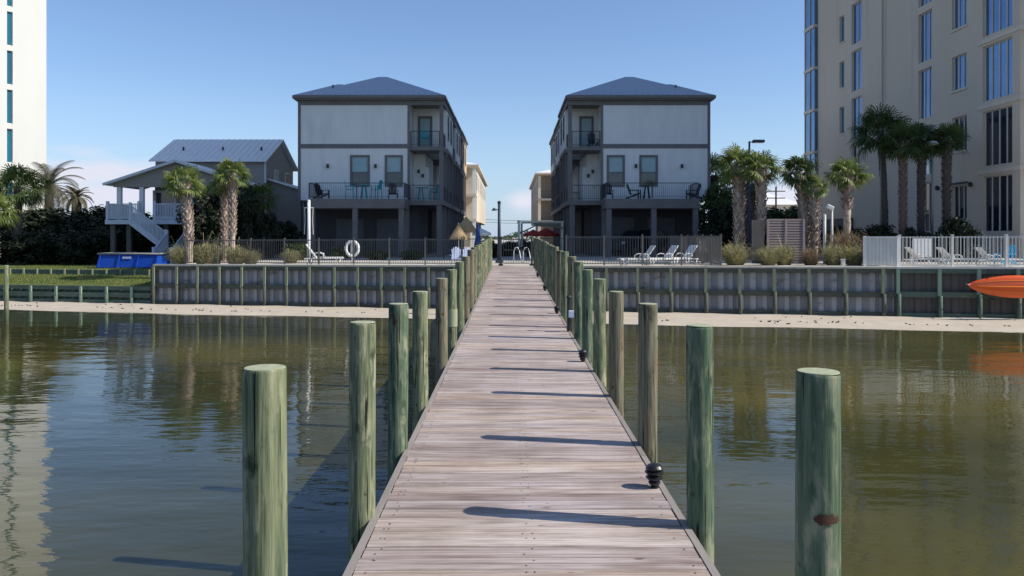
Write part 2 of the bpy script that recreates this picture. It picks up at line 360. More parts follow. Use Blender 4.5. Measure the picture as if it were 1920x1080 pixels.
WZ = -1.75
ORD = 'first second third fourth fifth sixth seventh eighth ninth tenth eleventh twelfth thirteenth fourteenth fifteenth sixteenth seventeenth eighteenth nineteenth twentieth twenty-first twenty-second twenty-third twenty-fourth twenty-fifth'.split()

# ------------------------------------------------------------------ setting
b = MB(); b.poly([(-900,-500,WZ),(900,-500,WZ),(900,60,WZ),(-900,60,WZ)]); tag(b.build('water', M['water']), kind='structure')
rng = random.Random(4)
b = MB(); xs = [-400,-120]+[-60+i*1.2 for i in range(101)]+[120,400]
prof = [(-.15,-1.58),(.4,-1.59),(1.5,-1.625),(2.6,-1.68),(3.5,-1.755),(4.6,-1.9),(8,-2.6),(30,-4.5)]
for i, x in enumerate(xs):
    wob = .18*math.sin(x*.33)+.1*math.sin(x*.9+1); k = lerp(.88, 1.18, sstep(-20, 24, x))
    for s_, z in prof:
        b.v.append((x+s_*.0, wally(x)-s_*k-(wob if s_ > 1 else 0), z+(.02*math.sin(x*1.7+s_*3) if .3 < s_ < 3 else 0)))
n = len(prof)
for i in range(len(xs)-1):
    for j in range(n-1): b.face((i*n+j, i*n+j+1, (i+1)*n+j+1, (i+1)*n+j))
tag(b.build('beach', M['sand'], smooth=True), kind='structure')
b = MB(); rg = random.Random(31)
for i in range(260):
    x = rg.uniform(-27, 27); k = lerp(.88, 1.18, sstep(-20, 24, x)); wob = .18*math.sin(x*.33)+.1*math.sin(x*.9+1)
    if math.sin(x*1.3)+math.sin(x*.47+2) < -.2 and rg.random() < .8: continue
    s_ = rg.gauss(2.35, .10) if rg.random() < .75 else rg.uniform(.5, 2.9)
    y = wally(x)-s_*k-wob*(s_ > 1); z = lerp(-1.59,-1.70,(s_-.4)/2.5)+.012; q = rg.uniform(.015,.05); a = rg.uniform(-.4,.4); b.k = rg.random()
    b.cbox((x,y,z+.015),(q*2,q*.7,.035), rz=a, ry=rg.uniform(-.3,.3))
tag(b.build('seaweed', M['bark']), 'dark broken line of washed-up weed on the sand below the seawall', 'seaweed', kind='stuff')
XL = -17.2           # where the tall seawall ends and the lower lot begins
b = MB()
gx = [XL, -8, 0, 8, 16, 26, 60, 2000]
for i in range(len(gx)-1):
    x0, x1 = gx[i], gx[i+1]
    y0, y1 = wally(min(x0, 60))+.1, wally(min(x1, 60))+.1
    b.poly([(x0,y0,gz(min(x0,60))),(x1,y1,gz(min(x1,60))),(x1,54,gz(min(x1,60))),(x0,54,gz(min(x0,60)))])
    b.poly([(x0,54,gz(min(x0,60))),(x1,54,gz(min(x1,60))),(x1,3000,gz(min(x1,60))),(x0,3000,gz(min(x0,60)))])
tag(b.build('ground', M['concrete']), kind='structure')
b = MB()
for x0, x1 in ((-25,XL),(-40,-25),(-90,-40)):
    b.poly([(x0,wally(x0)+.1,-.78),(x1,wally(x1)+.1,-.78),(x1,wally(x1)+4.2,-.45),(x0,wally(x0)+4.2,-.45)])
    b.poly([(x0,wally(x0)+4.2,-.20),(x1,wally(x1)+4.2,-.20),(x1,58,-.16),(x0,58,-.16)])
b.poly([(-2000,58,-.16),(XL,58,-.16),(XL,3000,-.16),(-2000,3000,-.16)])
tag(b.build('lawn', M['lawn']), kind='structure')
b = MB(); rng = random.Random(8)
for i in range(15000):
    x = rng.uniform(-30, XL-.1); t = rng.random()
    if rng.random() < .6: y = wally(x)+.2+t*3.9; z = lerp(-.78,-.45,(y-wally(x))/4.2)
    else: y = wally(x)+4.4+t*5; z = -.2
    a = rng.uniform(0, 6.28); h = rng.uniform(.04,.11); b.k = rng.random(); dx, dy = .012*math.cos(a), .012*math.sin(a)
    b.poly([(x-dx,y-dy,z),(x+dx,y+dy,z),(x+rng.uniform(-.04,.04),y+rng.uniform(-.04,.04),z+h)])
tag(b.build('grass', M['blade']), 'sunny green grass of the lower lawn', 'grass', kind='stuff')

# ------------------------------------------------------------------ pier
def deckz(y): return .30*sstep(7, 36, y) if y > 7 else 0.0
PL, PR, PE = -.80, 1.005, 36.6
pier = thing('pier', (0.1, 10, -.2), 'long weathered boardwalk pier leading from the viewer to the pool gate', 'pier')
b = MB(); rng = random.Random(3); y = -1.2; step = .1475
while y < PE-.1:
    b.k = rng.random(); z = deckz(y+.07)+rng.uniform(-.002,.002); g = .1395
    e0, e1 = rng.uniform(-.006,.006), rng.uniform(-.006,.006)
    x0, x1 = PL+.03+e0, PR-.03+e1; c = .004
    zz = z-.038
    # board with eased upper edges
    pr = [(0,zz),(g,zz),(g,z-c),(g-c,z),(c,z),(0,z-c)]
    bb = len(b.v); sk = rng.uniform(-.002,.002)
    for x in (x0, x1):
        for u, h in pr: b.v.append((x, y+u+(sk if x == x0 else -sk), h))
    for i in range(6): j = (i+1) % 6; b.face((bb+i, bb+6+i, bb+6+j, bb+j))
    b.face(tuple(bb+i for i in range(6))); b.face(tuple(bb+6+i for i in reversed(range(6))))
    y += step
b.build('deck_board', M['deck'], pier)
b = MB(); y = -1.2; rg = random.Random(9)
while y < 13:
    for x in (PL+.10, PL+.12, .08, .12, PR-.10):
        cx_, cy_ = x+rg.uniform(-.012,.012), y+rg.choice((.035,.105))+rg.uniform(-.006,.006); z = deckz(y+.07)+.0022; q = .0055
        b.poly([(cx_+q*math.cos(a*math.pi/3), cy_+q*math.sin(a*math.pi/3), z+.001) for a in range(6)])
    y += step
b.build('screw_heads', M['black'], pier)['kind'] = 'stuff'
for xa, xb in ((PL-.015, PL+.025), (PR-.025, PR+.015)):
    b = MB(); y = -1.2
    while y < PE:
        y2 = min(PE, y+3.6); b.k = rng.random(); b.hexa([(xa,y,deckz(y)-.20),(xb,y,deckz(y)-.20),(xb,y2-.006,deckz(y2)-.20),(xa,y2-.006,deckz(y2)-.20),(xa,y,deckz(y)+.004),(xb,y,deckz(y)+.004),(xb,y2-.006,deckz(y2)+.004),(xa,y2-.006,deckz(y2)+.004)])
        y = y2
    b.build('edge_board', M['edge'], pier)
for xa in (-.45, .1, .65):
    b = MB(); y = -1
    while y < 35: b.beam((xa,y,deckz(y)-.17),(xa,y+4,deckz(y+4)-.17),.06,.24); y += 4
    b.build('stringer', M['waler'], pier)

def topz(d):
    pts = [(0,1.18),(2.8,1.175),(4.6,1.143),(6.3,1.118),(8,1.095),(9.9,1.12),(11.6,1.16),(13.9,1.21),(15.7,1.27),(17.9,1.36),(31,1.56),(40,1.60)]
    for (a, u), (c, v) in zip(pts, pts[1:]):
        if a <= d <= c: return lerp(u, v, (d-a)/(c-a))
    return 1.6
def pile(x, y, top, r, m, seed, label, group):
    rg = random.Random(seed); n = 28; root_z = WZ-.6
    t = thing('pier_pile', (x, y, WZ), label, 'pile', group)
    b = MB(); b.k = rg.random(); lx, ly = rg.uniform(-.006,.006), rg.uniform(-.004,.004)
    ph = [rg.uniform(0,6.28) for _ in range(4)]
    zs = [root_z, WZ, -1, -.5, 0, .25, .5, .7, .85, .95, .992, 1.0]
    rings = []
    for k, q in enumerate([root_z, WZ-.2, WZ, WZ+.5, -.7, -.35, -.1, .15, .4, .6, .8, .95, 1.1, 1.25, 1.4, 1.6]):
        if q < top-.03: rings.append((q, 1))
    rings += [(top-.012, 1), (top-.003, .985), (top, .95)]
    bb = 0
    for q, k in rings:
        f = (q-root_z)/(top-root_z)
        for j in range(n):
            a = 2*math.pi*j/n
            rr = r*k*(1.05-.05*f)*(1+.012*math.sin(3*a+ph[0]+q*1.5)+.010*math.sin(5*a+ph[1]-q*2)+.006*math.sin(11*a+ph[2]+q*.7))
            b.v.append((x+lx*q+rr*math.cos(a), y+ly*q+rr*math.sin(a), q+(.004*math.sin(a+ph[3]) if q > top-.05 else 0)))
    for i in range(len(rings)-1):
        for j in range(n):
            k = (j+1) % n; b.face((i*n+j, i*n+k, (i+1)*n+k, (i+1)*n+j))
    b.build('shaft', m, t, smooth=True)
    b = MB(); prof_r = r*.955
    b.lathe((x+lx*top, y+ly*top, top+.0005), [(prof_r,0),(prof_r*.98,.0035)], n)
    b.build('sawn_top', M['endgrain'], t)
    return t
mats3 = ['pile','pile_green','pile_tan']
L_y = [2.87, 4.71, 6.21, 7.81, 10.2, 11.97, 13.9, 15.7, 17.6]; L_t = [1.177,1.143,1.124,1.108,1.11,1.147,1.205,1.25,1.35]
R_y = [2.83, 4.56, 6.33, 8.22, 9.7, 11.3, 12.66, 14.1, 15.9]; R_t = [1.17,1.14,1.114,1.08,1.13,1.175,1.245,1.29,1.34]
while L_y[-1] < 34.5: L_y.append(L_y[-1]+1.6)
while R_y[-1] < 34.5: R_y.append(R_y[-1]+1.6)
L_m = ['pile','pile','pile_green','pile','pile_tan','pile','pile','pile_tan','pile_tan']
R_m = ['pile_green','pile_green','pile_tan','pile_tan','pile','pile_green','pile_green','pile_tan','pile']
rng = random.Random(12)
for side, ys, ts, ms, x in (('left', L_y, L_t, L_m, -.875), ('right', R_y, R_t, R_m, 1.085)):
    for i, y in enumerate(ys):
        top = ts[i] if i < len(ts) else topz(y)+rng.uniform(-.02,.02)
        m = M[ms[i]] if i < len(ms) else M[rng.choice(mats3)]
        kind = {'pile':'mossy green', 'pile_green':'deep green', 'pile_tan':'tan-grey'}[ms[i]] if i < len(ms) else 'round wooden'
        t = pile(x+rng.uniform(-.004,.004), y, top, .0765 if side == 'left' else .0755, m, i*7+(side == 'left')*99,
             f'{kind} pile, {ORD[i]} from the near end on the {side} pier edge', 'round timber piles along both edges of the pier')
        if side == 'right' and i == 0:
            t['label'] = 'green pile with a dark red mark, first from the near end, right pier edge'
            b = MB(); zc = ZP(973, y-.07); nr = 12; rows = 5
            for k in range(rows+1):
                zz = zc-.018+k*.0072
                for j in range(nr+1):
                    a = R(-118+j*5.5+ (2.5*math.sin(k*2.3+j*.9))); rr = .0815
                    b.v.append((x+rr*math.cos(a), y+rr*math.sin(a), zz+.003*math.sin(j*1.9+k)))
            for k in range(rows):
                for j in range(nr):
                    if (k in (0,rows-1)) and (j < 2 or j > nr-4): continue
                    b.face((k*(nr+1)+j, k*(nr+1)+j+1, (k+1)*(nr+1)+j+1, (k+1)*(nr+1)+j))
            b.build('red_mark', M['red_mark'], t)
        if side == 'left' and i == 5:
            b = MB(); b.lathe((x, y, .30), [(.0815,0),(.083,.01),(.083,.25),(.0815,.26)], 24); b.build('pale_band', M['batten'], t)

# tiered louvre lights at the right edge of the deck
def louvre_light(y, label):
    x = .945; z = deckz(y)
    t = thing('deck_light', (x, y, z), label, 'light', 'black tiered lights along the right edge of the deck')
    b = MB(); b.lathe((x,y,z), [(.028,.001),(.030,.008),(.014,.015),(.014,.05)], 16); b.build('foot', M['black'], t, smooth=False)
    for k, (r, zz) in enumerate(((.040,.035),(.056,.068),(.063,.102))):
        b = MB(); b.lathe((x,y,z+zz), [(r*.45,-.022),(r*.8,-.012),(r,0),(r,.006),(r*.75,.013),(r*.5,.016)], 22); b.build('louvre', M['black'], t, smooth=False)
    b = MB(); b.lathe((x,y,z+.125), [(.036,-.012),(.058,0),(.058,.008),(.045,.024),(.02,.034),(.004,.037)], 22); b.build('cap', M['black'], t)
for i, y in enumerate((5.25, 10.45, 16.3, 21.9, 27.6)):
    louvre_light(y, f'small black tiered light on the right edge of the deck, {ORD[i]} from the near end')
# slim black service pedestal with a pale blue-white box
x, y = .99, 13.55; z = deckz(y)
t = thing('service_pedestal', (x,y,z), 'slim black service pedestal with a pale box among the right piles', 'pedestal')
b = MB(); b.tube([(x,y,z),(x,y,z+.56)], .035, 12); b.build('post', M['black'], t)
b = MB(); b.lathe((x,y,z+.56), [(.045,0),(.05,.02),(.03,.05)], 12); b.build('cap', M['black'], t)
b = MB(); b.cbox((x+.06,y-.07,z+.30),(.14,.08,.12)); b.build('outlet_box', M['paleblue'], t, bevel=.01)

# thin marker pole standing in the water far left
p = P(12, 600, 31); b = MB(); b.tube([(p.x,31,WZ-.5),(p.x,31,ZP(498,31))], [.09,.075], 14)
t = thing('marker_pole', (p.x,31,WZ), 'thin green pole standing alone in the water at the far left', 'pole'); b.build('shaft', M['pile'], t, smooth=True)
b = MB(); b.lathe((p.x,31,ZP(498,31)), [(.078,0),(.07,.012)], 14); b.build('sawn_top', M['endgrain'], t)

# ------------------------------------------------------------------ seawalls
ANG = math.atan(-.187)
def seawall(x0, x1, zt, zb, label, name, panel, waler, batten, spacing, midz, capmat=None, capseg=1.6, corr=.21, green=False):
    t = thing(name, ((x0+x1)/2, wally((x0+x1)/2), zb), label, 'seawall')
    c, s_ = math.cos(ANG), math.sin(ANG)
    def W(x, off, z): return (x+off*(-s_)*-1*0, wally(x)-off, z)
    b = MB(); x = x0; rg = random.Random(int(abs(x0)*10)); k = 0
    while x < x1-.01:                      # corrugated sheet piling
        xe = min(x+corr*rg.uniform(.8,1.3), x1); o0, o1 = (0.0, .07) if k % 2 else (.07, 0.0)
        b.k = .15+.7*(k % 2)*rg.uniform(.6,1)+(0 if k % 2 else rg.uniform(0,.25)); m_ = min(x+corr*.25, xe)
        b.poly([W(x,o0,zb-.3),W(m_,o1,zb-.3),W(m_,o1,zt(x)-.02),W(x,o0,zt(x)-.02)])
        b.poly([W(m_,o1,zb-.3),W(xe,o1,zb-.3),W(xe,o1,zt(x)-.02),W(m_,o1,zt(x)-.02)])
        x = xe; k += 1
    b.build('sheet_panel', M[panel], t)
    for z0, z1, off in ((lambda x: zt(x)-.20, lambda x: zt(x)-.02, .14), (lambda x: midz-.11, lambda x: midz+.11, .14), (lambda x: zb-.1, lambda x: zb+.16, .13)):
        b = MB(); x = x0; 
        while x < x1-.01:
            xe = min(x+3.3, x1); b.k = rg.random()
            b.hexa([W(x,off+.08,z0(x)),W(xe,off+.08,z0(xe)),W(xe,.072,z0(xe)),W(x,.072,z0(x)),W(x,off+.08,z1(x)),W(xe,off+.08,z1(xe)),W(xe,.072,z1(xe)),W(x,.072,z1(x))]); x = xe
        b.build('waler', M[waler], t)
    i = 0; x = x0+.1
    while x < x1:
        j = rg.uniform(-.05,.05); xx = x+j; b = MB(); b.k = rg.random(); wd = .055
        zl = midz+rg.uniform(-.12,.12)
        b.hexa([W(xx-wd,.32,zl),W(xx+wd,.32,zl),W(xx+wd,.225,zl),W(xx-wd,.225,zl),W(xx-wd,.32,zt(xx)-.04),W(xx+wd,.32,zt(xx)-.04),W(xx+wd,.225,zt(xx)-.04),W(xx-wd,.225,zt(xx)-.04)])
        b.build('batten', M[batten], t)  # sunlight on the upper posts put into a paler colour than below
        b = MB(); b.tube([W(xx+.02,.30,zb-.4),W(xx+.02,.30,zl-.005)], .085, 10); b.build('post', M[waler], t, smooth=True)
        x += spacing; i += 1
    if capmat:
        x = x0; 
        while x < x1-.05:
            xe = min(x+capseg, x1); b = MB(); a = xe-.015
            b.hexa([W(x,.25,zt(x)-.015),W(a,.25,zt(a)-.015),W(a,-.30,zt(a)-.015),W(x,-.30,zt(x)-.015),W(x,.25,zt(x)+.065),W(a,.25,zt(a)+.065),W(a,-.30,zt(a)+.065),W(x,-.30,zt(x)+.065)])
            b.build('cap_slab', M[capmat], t); x = xe
    return t
zt = lambda x: gz(x)+.0
t = seawall(XL, -1.05, zt, -1.6, 'long seawall of ribbed grey-blue sheets left of the pier', 'seawall', 'panel', 'waler', 'batten', 1.12, -.72, 'cap', 1.62)
b = MB(); b.box(XL-.12, XL, wally(XL)-.2, 47, -1.2, gz(XL)-.02); b.build('return_wall', M['waler'], t)
XG = XP(1668, 32.9)
seawall(1.25, XG, zt, -1.6, 'seawall of ribbed grey-blue sheets with a pale cap right of the pier', 'seawall', 'panel', 'waler', 'batten', 1.37, -.72, 'cap', 1.75)
seawall(XG, 34, zt, -1.6, 'brown seawall with green timbers behind the orange kayak', 'seawall', 'panelbrown', 'greenwood', 'gbatten', 1.44, -.70, 'offwhite', 2.4, .22)
b0 = MB()
t = seawall(-46, XL-.13, lambda x: -.76, -1.6, 'low green timber wall below the lawn', 'seawall', 'greenwood', 'greenwood', 'gbatten', 1.38, -1.2)
# second low timber edging across the lawn
t = thing('lawn_edging', (-24, wally(-24)+4.2, -.4), 'low timber edging with short stakes across the lawn', 'edging')
b = MB(); b.hexa([(-46,wally(-46)+4.10,-.5),(XL-.2,wally(XL)+4.10,-.5),(XL-.2,wally(XL)+4.19,-.5),(-46,wally(-46)+4.19,-.5),(-46,wally(-46)+4.10,-.19),(XL-.2,wally(XL)+4.10,-.19),(XL-.2,wally(XL)+4.19,-.19),(-46,wally(-46)+4.19,-.19)])
b.build('board', M['greenwood'], t)
x = XL-.6
while x > -30:
    b = MB(); b.cbox((x, wally(x)+4.05, -.32), (.07,.09,.36)); b.build('stake', M['batten'], t); x -= .85

# ------------------------------------------------------------------ fences
def fence(pts, h, base, sp, pick, label, cat='fence', m='fence', name='pool_fence', pr=.009, post=.03, off=0, gap=.115):
    """pts: list of (x,y); posts at every sp metres; slim pickets between two rails"""
    t = thing(name, (pts[0][0], pts[0][1], base(pts[0][0])), label, cat)
    for (xa, ya), (xb, yb) in zip(pts, pts[1:]):
        Ln = math.hypot(xb-xa, yb-ya); n = max(1, round(Ln/sp))
        A = lambda u, z=0: Vector((lerp(xa,xb,u), lerp(ya,yb,u), base(lerp(xa,xb,u))+z))
        for z in (.10, h-.04):
            b = MB(); b.beam(A(0,z), A(1,z), .03, .04); b.build('rail', M[m], t)
        b = MB(); k = int(Ln/gap)
        for i in range(k+1):
            p = A(i/max(1,k)); b.cbox(p+Vector((0,0,(h+.02)/2+.04)), (pr*2, pr*2, h-.10))
        b.build('picket_panel', M[m], t)
        for i in range(n+1):
            p = A(i/n); b = MB(); b.cbox(p+Vector((0,0,h/2+.02)), (post*2,post*2,h+.05)); b.cbox(p+Vector((0,0,h+.055)), (post*2.6,post*2.6,.03)); b.build('post', M[m], t)
    return t
def onwall(px, off=.1):      # point behind the wall line seen at column px
    k = (px-957)/F; D = (35.5+off)/(1+.187*k); return (k*D, D)
base1 = lambda x: gz(x)+.04
fl = [onwall(347,.12), onwall(866,.12)]
fence(fl, 1.20, base1, 1.62, 0, 'brown metal picket fence along the seawall left of the pier')
fence([onwall(1062,.12), onwall(1352,.12)], 1.30, base1, 1.70, 0, 'brown metal picket fence along the seawall right of the pier')
xa, ya = onwall(1352,.12)
fence([(xa,ya+.1), (xa+.35,46.5)], 1.30, base1, 1.9, 0, 'brown metal return fence running back beside the ornamental grass')
xa, ya = onwall(347,.12)
fence([(xa-1.0, 47.2), (-1.8, 47.2)], 1.2, base1, 2.0, 0, 'dark rear fence of the left pool in front of the house posts', m='rail')
fence([(1.8, 48.2), (9.6, 48.2)], 1.2, base1, 2.0, 0, 'dark rear fence of the right pool in front of the parked car', m='rail')
# gate at the landward end of the pier
t = thing('pool_gate', (.3, PE+.3, .3), 'dark metal gate closing the landward end of the pier', 'gate')
for x in (XP(939,PE), XP(997,PE)):
    b = MB(); b.cbox((x, PE+.05, .95),(.09,.09,1.3)); b.cbox((x,PE+.05,1.62),(.12,.12,.04)); b.build('gate_post', M['rail'], t)
    b = MB(); b.cbox((x, PE+.02, .35),(.20,.16,.10)); b.build('post_foot', M['black'], t)
b = MB(); xa, xb = XP(944,PE), XP(992,PE)
for z in (.42, 1.02, 1.5): b.box(xa, xb, PE+.03, PE+.07, z-.02, z+.02)
k = 10
for i in range(k+1): b.cbox((lerp(xa,xb,i/k), PE+.05, .96),(.018,.018,1.1))
b.build('gate_leaf', M['rail'], t)
b = MB(); b.cbox((xb-.06, PE+.01, 1.1),(.05,.06,.14)); b.build('latch', M['black'], t)

# white fence and railing at the right
x0, y0 = onwall(1621,.2); x1, y1 = onwall(1683,.2); x2, y2 = onwall(1990,.2)
def onl(u0): return (u0, wally(u0)+.2)
t = thing('white_privacy_fence', (x0,y0,gz(x0)), 'solid white board fence at the start of the right terrace', 'fence')
for i in range(9):
    xx = lerp(x0, x1, (i+.5)/9); wd = (x1-x0)/9
    b = MB() if i == 0 else b; b.k = .5
    b.cbox((xx, wally(xx)+.2, gz(xx)+.66),(wd-.006,.04,1.14), rz=ANG)
b.build('board', M['offwhite'], t)
b = MB(); b.beam((x0-.03,y0-.02,gz(x0)+1.26),(x1+.03,y1-.02,gz(x1)+1.26),.09,.06); b.build('top_rail', M['white'], t)
b = MB(); b.beam((x1,y1+.08,gz(x1)+.66),(x1+.5,y1+3.5,gz(x1)+.66),.05,1.2); b.build('side_board', M['offwhite'], t)
for xx, yy in ((x0,y0),(x1,y1)):
    b = MB(); b.cbox((xx,yy,gz(xx)+.66),(.09,.09,1.3)); b.build('post', M['white'], t)
fence([(x1+.08,y1),(x2,y2)], 1.24, lambda x: gz(x)+.05, 1.9, 0, 'white picket railing along the right terrace in front of the loungers', m='offwhite', name='white_railing', pr=.014, post=.04, cat='railing', gap=.135)
xa, xb = XP(1712,36.5), XP(1746,36.5)
t = thing('pool_screen', (xa,36.5,.35), 'white panel standing on the terrace behind the white railing', 'screen')
b = MB(); b.box(xa,xb,36.5,36.56,.7,1.55); b.build('panel', M['white'], t)
for xx in (xa+.05, xb-.05):
    b = MB(); b.box(xx-.03,xx+.03,36.57,36.63,.35,1.5); b.build('leg', M['white'], t)
# rear privacy wall: grey boards between terrace and tower
fence([(XP(1690,39),39.2),(24.9,38.6)], 1.25, lambda x: gz(x)+.03, 1.9, 0, 'grey rear railing of the right terrace below the tower', m='polegrey', name='terrace_fence', pr=.012, gap=.13)

# ------------------------------------------------------------------ kayak
KY = 31.2
kx0 = XP(1815, KY); kl = 3.6; kz = ZP(537, KY)
t = thing('kayak', (kx0+kl/2, KY, kz), 'bright orange kayak hung on its side on the seawall', 'kayak')
def kay(ring, n, m, name, sm=True, mm=None):
    b = MB(); seg = 26
    for i in range(seg+1):
        u = i/seg; x = kx0+u*kl; e = max(.02, math.sin(math.pi*u)**.62)
        for j in range(n):
            a = 2*math.pi*j/n; q = math.cos(a); s_ = math.sin(a)
            yy = s_*.155*e*(1.0 if s_ < 0 else .75)+.02; zz = q*.44*e
            b.v.append((x, KY+(x-kx0)*-.12+yy, kz+zz+.05*(1-e)))
    for i in range(seg):
        for j in range(n):
            k = (j+1) % n; b.face((i*n+j, i*n+k, (i+1)*n+k, (i+1)*n+j))
    b.face(tuple(range(n))); b.face(tuple(seg*n+j for j in reversed(range(n))))
    return b.build(name, M[m], t, smooth=True)
kay(None, 24, 'orange', 'hull')
for dz, w_, m_, nm in ((0, .07, 'orangelight', 'keel_strip'), (.24, .04, 'orangelight', 'side_strip'), (-.22,.04,'orangelight','side_strip')):
    b = MB(); pts = []; rr = []
    for i in range(16):
        u = .06+.88*i/15; e = math.sin(math.pi*u)**.62; x = kx0+u*kl
        q = dz/.44; yy = -.155*e*math.sqrt(max(0,1-q*q))+.02
        pts.append((x, KY+(x-kx0)*-.12+yy, kz+dz*e+.05*(1-e))); rr.append(w_*.35*min(1,e))
    b.tube(pts, rr, 8); b.build(nm, M[m_], t, smooth=True)
b = MB(); b.tube([(kx0+.02,KY,kz+.04),(kx0-.06,KY-.02,kz+.06),(kx0-.09,KY,kz+.10)], .018, 8); b.build('bow_handle', M['black'], t)
for xx in (kx0+.9, kx0+2.6):
    b = MB(); yy = KY-.12*(xx-kx0); b.tube([(xx,wally(xx)-.2,kz+.34),(xx,yy+.2,kz+.46),(xx,yy-.05,kz+.50)], .02, 8); b.build('bracket', M['black'], t); b = MB(); b.tube([(xx,wally(xx)-.2,kz-.34),(xx,yy-.02,kz-.47),(xx,yy-.17,kz-.47),(xx,yy-.20,kz-.40)], .02, 8); b.build('bracket', M['black'], t)

# ------------------------------------------------------------------ furniture
def make_lounger(m, label):
    t = thing('sun_lounger', (0,0,0), label, 'sun lounger')
    b = MB()
    for s_ in (-1,1): b.beam((-.95,s_*.29,.30),(.35,s_*.29,.30),.05,.07); b.beam((.30,s_*.29,.30),(.85,s_*.29,.27),.05,.06)
    b.beam((-.93,-.29,.30),(-.93,.29,.30),.05,.07); b.beam((.83,-.29,.27),(.83,.29,.27),.05,.06); b.build('frame', m, t, bevel=.01)
    b = MB()
    for i in range(12): b.cbox((-.88+i*.105,0,.335),(.099,.58,.026))
    b.build('seat', m, t)
    b = MB()
    for s_ in (-1,1): b.beam((.33,s_*.26,.33),(.78,s_*.26,.90),.05,.045)
    for i in range(8): u = .06+i*.125; b.cbox((.33+.45*u,0,.34+.57*u),(.086,.52,.026),ry=-R(51.5))
    b.build('backrest', m, t)
    for s_ in (-1,1):
        b = MB(); b.tube([(-.05,s_*.33,.30),(-.02,s_*.34,.48),(.14,s_*.34,.54),(.36,s_*.34,.52),(.46,s_*.33,.40),(.47,s_*.33,.30)], .022, 8); b.build('armrest', m, t, smooth=True)
    for x in (-.72, .62):
        for s_ in (-1,1):
            b = MB(); b.tube([(x-.12,s_*.28,.28),(x-.03,s_*.29,.02),(x+.03,s_*.29,.02),(x+.12,s_*.28,.28)], .024, 8); b.build('leg', m, t, smooth=True)
    return t
lw = make_lounger(M['white'], 'white plastic lounger alone beside the white pole, left of the pier')
p = XP(606, 38.1); lw.location = (p, 38.1, gz(p)+.02); lw.rotation_euler = (0,0,R(180)+R(8)); lw.scale = (1.0,.95,1.08)
g = 'white loungers with raised backs on the terrace right of the pier'
for px, D, a, lb in ((1196,35.1,12,'white lounger nearest the pier, its long seat reaching left'), (1240,35.5,22,'white lounger in the middle of the row of three behind the fence'), (1277,36.0,26,'white lounger nearest the grass clumps, last of the row of three')):
    x = XP(px,D); dup(lw, (x,D,gz(x)+.03), R(a), lb, g, (.92,.92,.98))
g = 'low white loungers behind the white railing'
for px, D, a, lb in ((1735,34.9,176,'white lounger with a steep back next to the white panel on the terrace'), (1795,34.4,178,'white lounger in the middle of the terrace behind the white railing'), (1868,34.0,176,'white lounger beside the blue chair behind the white railing')):
    x = XP(px,D); o = dup(lw, (x,D,gz(x)+.03), R(a), lb, g, (.98,.95,.86))
def make_adirondack(m, label, name='adirondack_chair'):
    t = thing(name, (0,0,0), label, 'chair')
    b = MB()
    for i in range(6): b.cbox((0,-.28+i*.095,.36-i*.018),(.52,.08,.022),rx=R(-10))
    b.build('seat', m, t)
    b = MB()
    for i in range(5):
        x = -.2+i*.1; h = .74-.05*abs(i-2)**1.4; b.beam((x*.9,.24,.27),(x*1.1,.24+h*.38,.27+h),.085,.02,up=(0,1,0))
    b.build('backrest', m, t)
    for s_ in (-1,1):
        b = MB(); b.beam((s_*.31,-.36,.56),(s_*.31,.36,.54),.11,.025); b.build('armrest', m, t)
        b = MB(); b.beam((s_*.29,-.32,0),(s_*.29,-.32,.55),.04,.08); b.build('leg', m, t)
        b = MB(); b.beam((s_*.27,-.30,.34),(s_*.27,.52,.03),.04,.09); b.build('leg', m, t)
    return t
def make_table(m, label):
    t = thing('bistro_table', (0,0,0), label, 'table'); b = MB(); b.lathe((0,0,.86), [(.40,0),(.42,.01),(.42,.03),(.40,.04)], 24); b.build('tabletop', m, t)
    for a in (45,135,225,315):
        b = MB(); b.beam((.26*math.cos(R(a)),.26*math.sin(R(a)),0),(.12*math.cos(R(a)),.12*math.sin(R(a)),.86),.05,.05); b.build('leg', m, t)
    return t
def make_highchair(m, label):
    t = thing('tall_chair', (0,0,0), label, 'chair')
    b = MB()
    for i in range(5): b.cbox((0,-.2+i*.09,.62),(.46,.075,.022))
    b.build('seat', m, t)
    b = MB()
    for i in range(5): b.beam((-.17+i*.085,.22,.62),(-.19+i*.095,.34,1.22-.03*abs(i-2)),.07,.02,up=(0,1,0))
    b.build('backrest', m, t)
    for s_ in (-1,1):
        b = MB(); b.beam((s_*.26,-.26,.84),(s_*.26,.26,.84),.07,.025); b.build('armrest', m, t)
        for yy in (-.22,.22):
            b = MB(); b.beam((s_*.27,yy*1.15,0),(s_*.25,yy,.82),.045,.05); b.build('leg', m, t)
    return t
DZ = 4.05
ad = make_adirondack(M['darkplastic'], 'dark slatted chair nearest the outer end of the left house deck')
ad.location = (XP(603,51.3),51.4,DZ); ad.rotation_euler = (0,0,R(150))
dup(ad, (XP(737,51.3),51.3,DZ), R(185), 'dark slatted chair under the second window of the left house')
g = 'dark slatted chairs on the deck of the right house'
dup(ad, (XP(1141,51.3),51.5,DZ), R(170), 'dark slatted chair nearest the inner end of the right house deck', g)
dup(ad, (XP(1190,51.3),51.4,DZ), R(95), 'dark slatted chair between the windows of the right house facing the table', g)
dup(ad, (XP(1300,51.3),51.4,DZ), R(-80), 'dark slatted chair at the outer end of the right house deck', g)
td = make_table(M['darkplastic'], 'dark round table under the second window of the right house'); td.location = (XP(1213,51.5),51.6,DZ); td.scale = (1,1,.95)
hc = make_highchair(M['tealplastic'], 'teal tall chair left of the teal table on the left house deck'); hc.location = (XP(655,51.4),51.5,DZ); hc.rotation_euler = (0,0,R(100))
dup(hc, (XP(706,51.4),51.4,DZ), R(-110), 'teal tall chair right of the teal table on the left house deck')
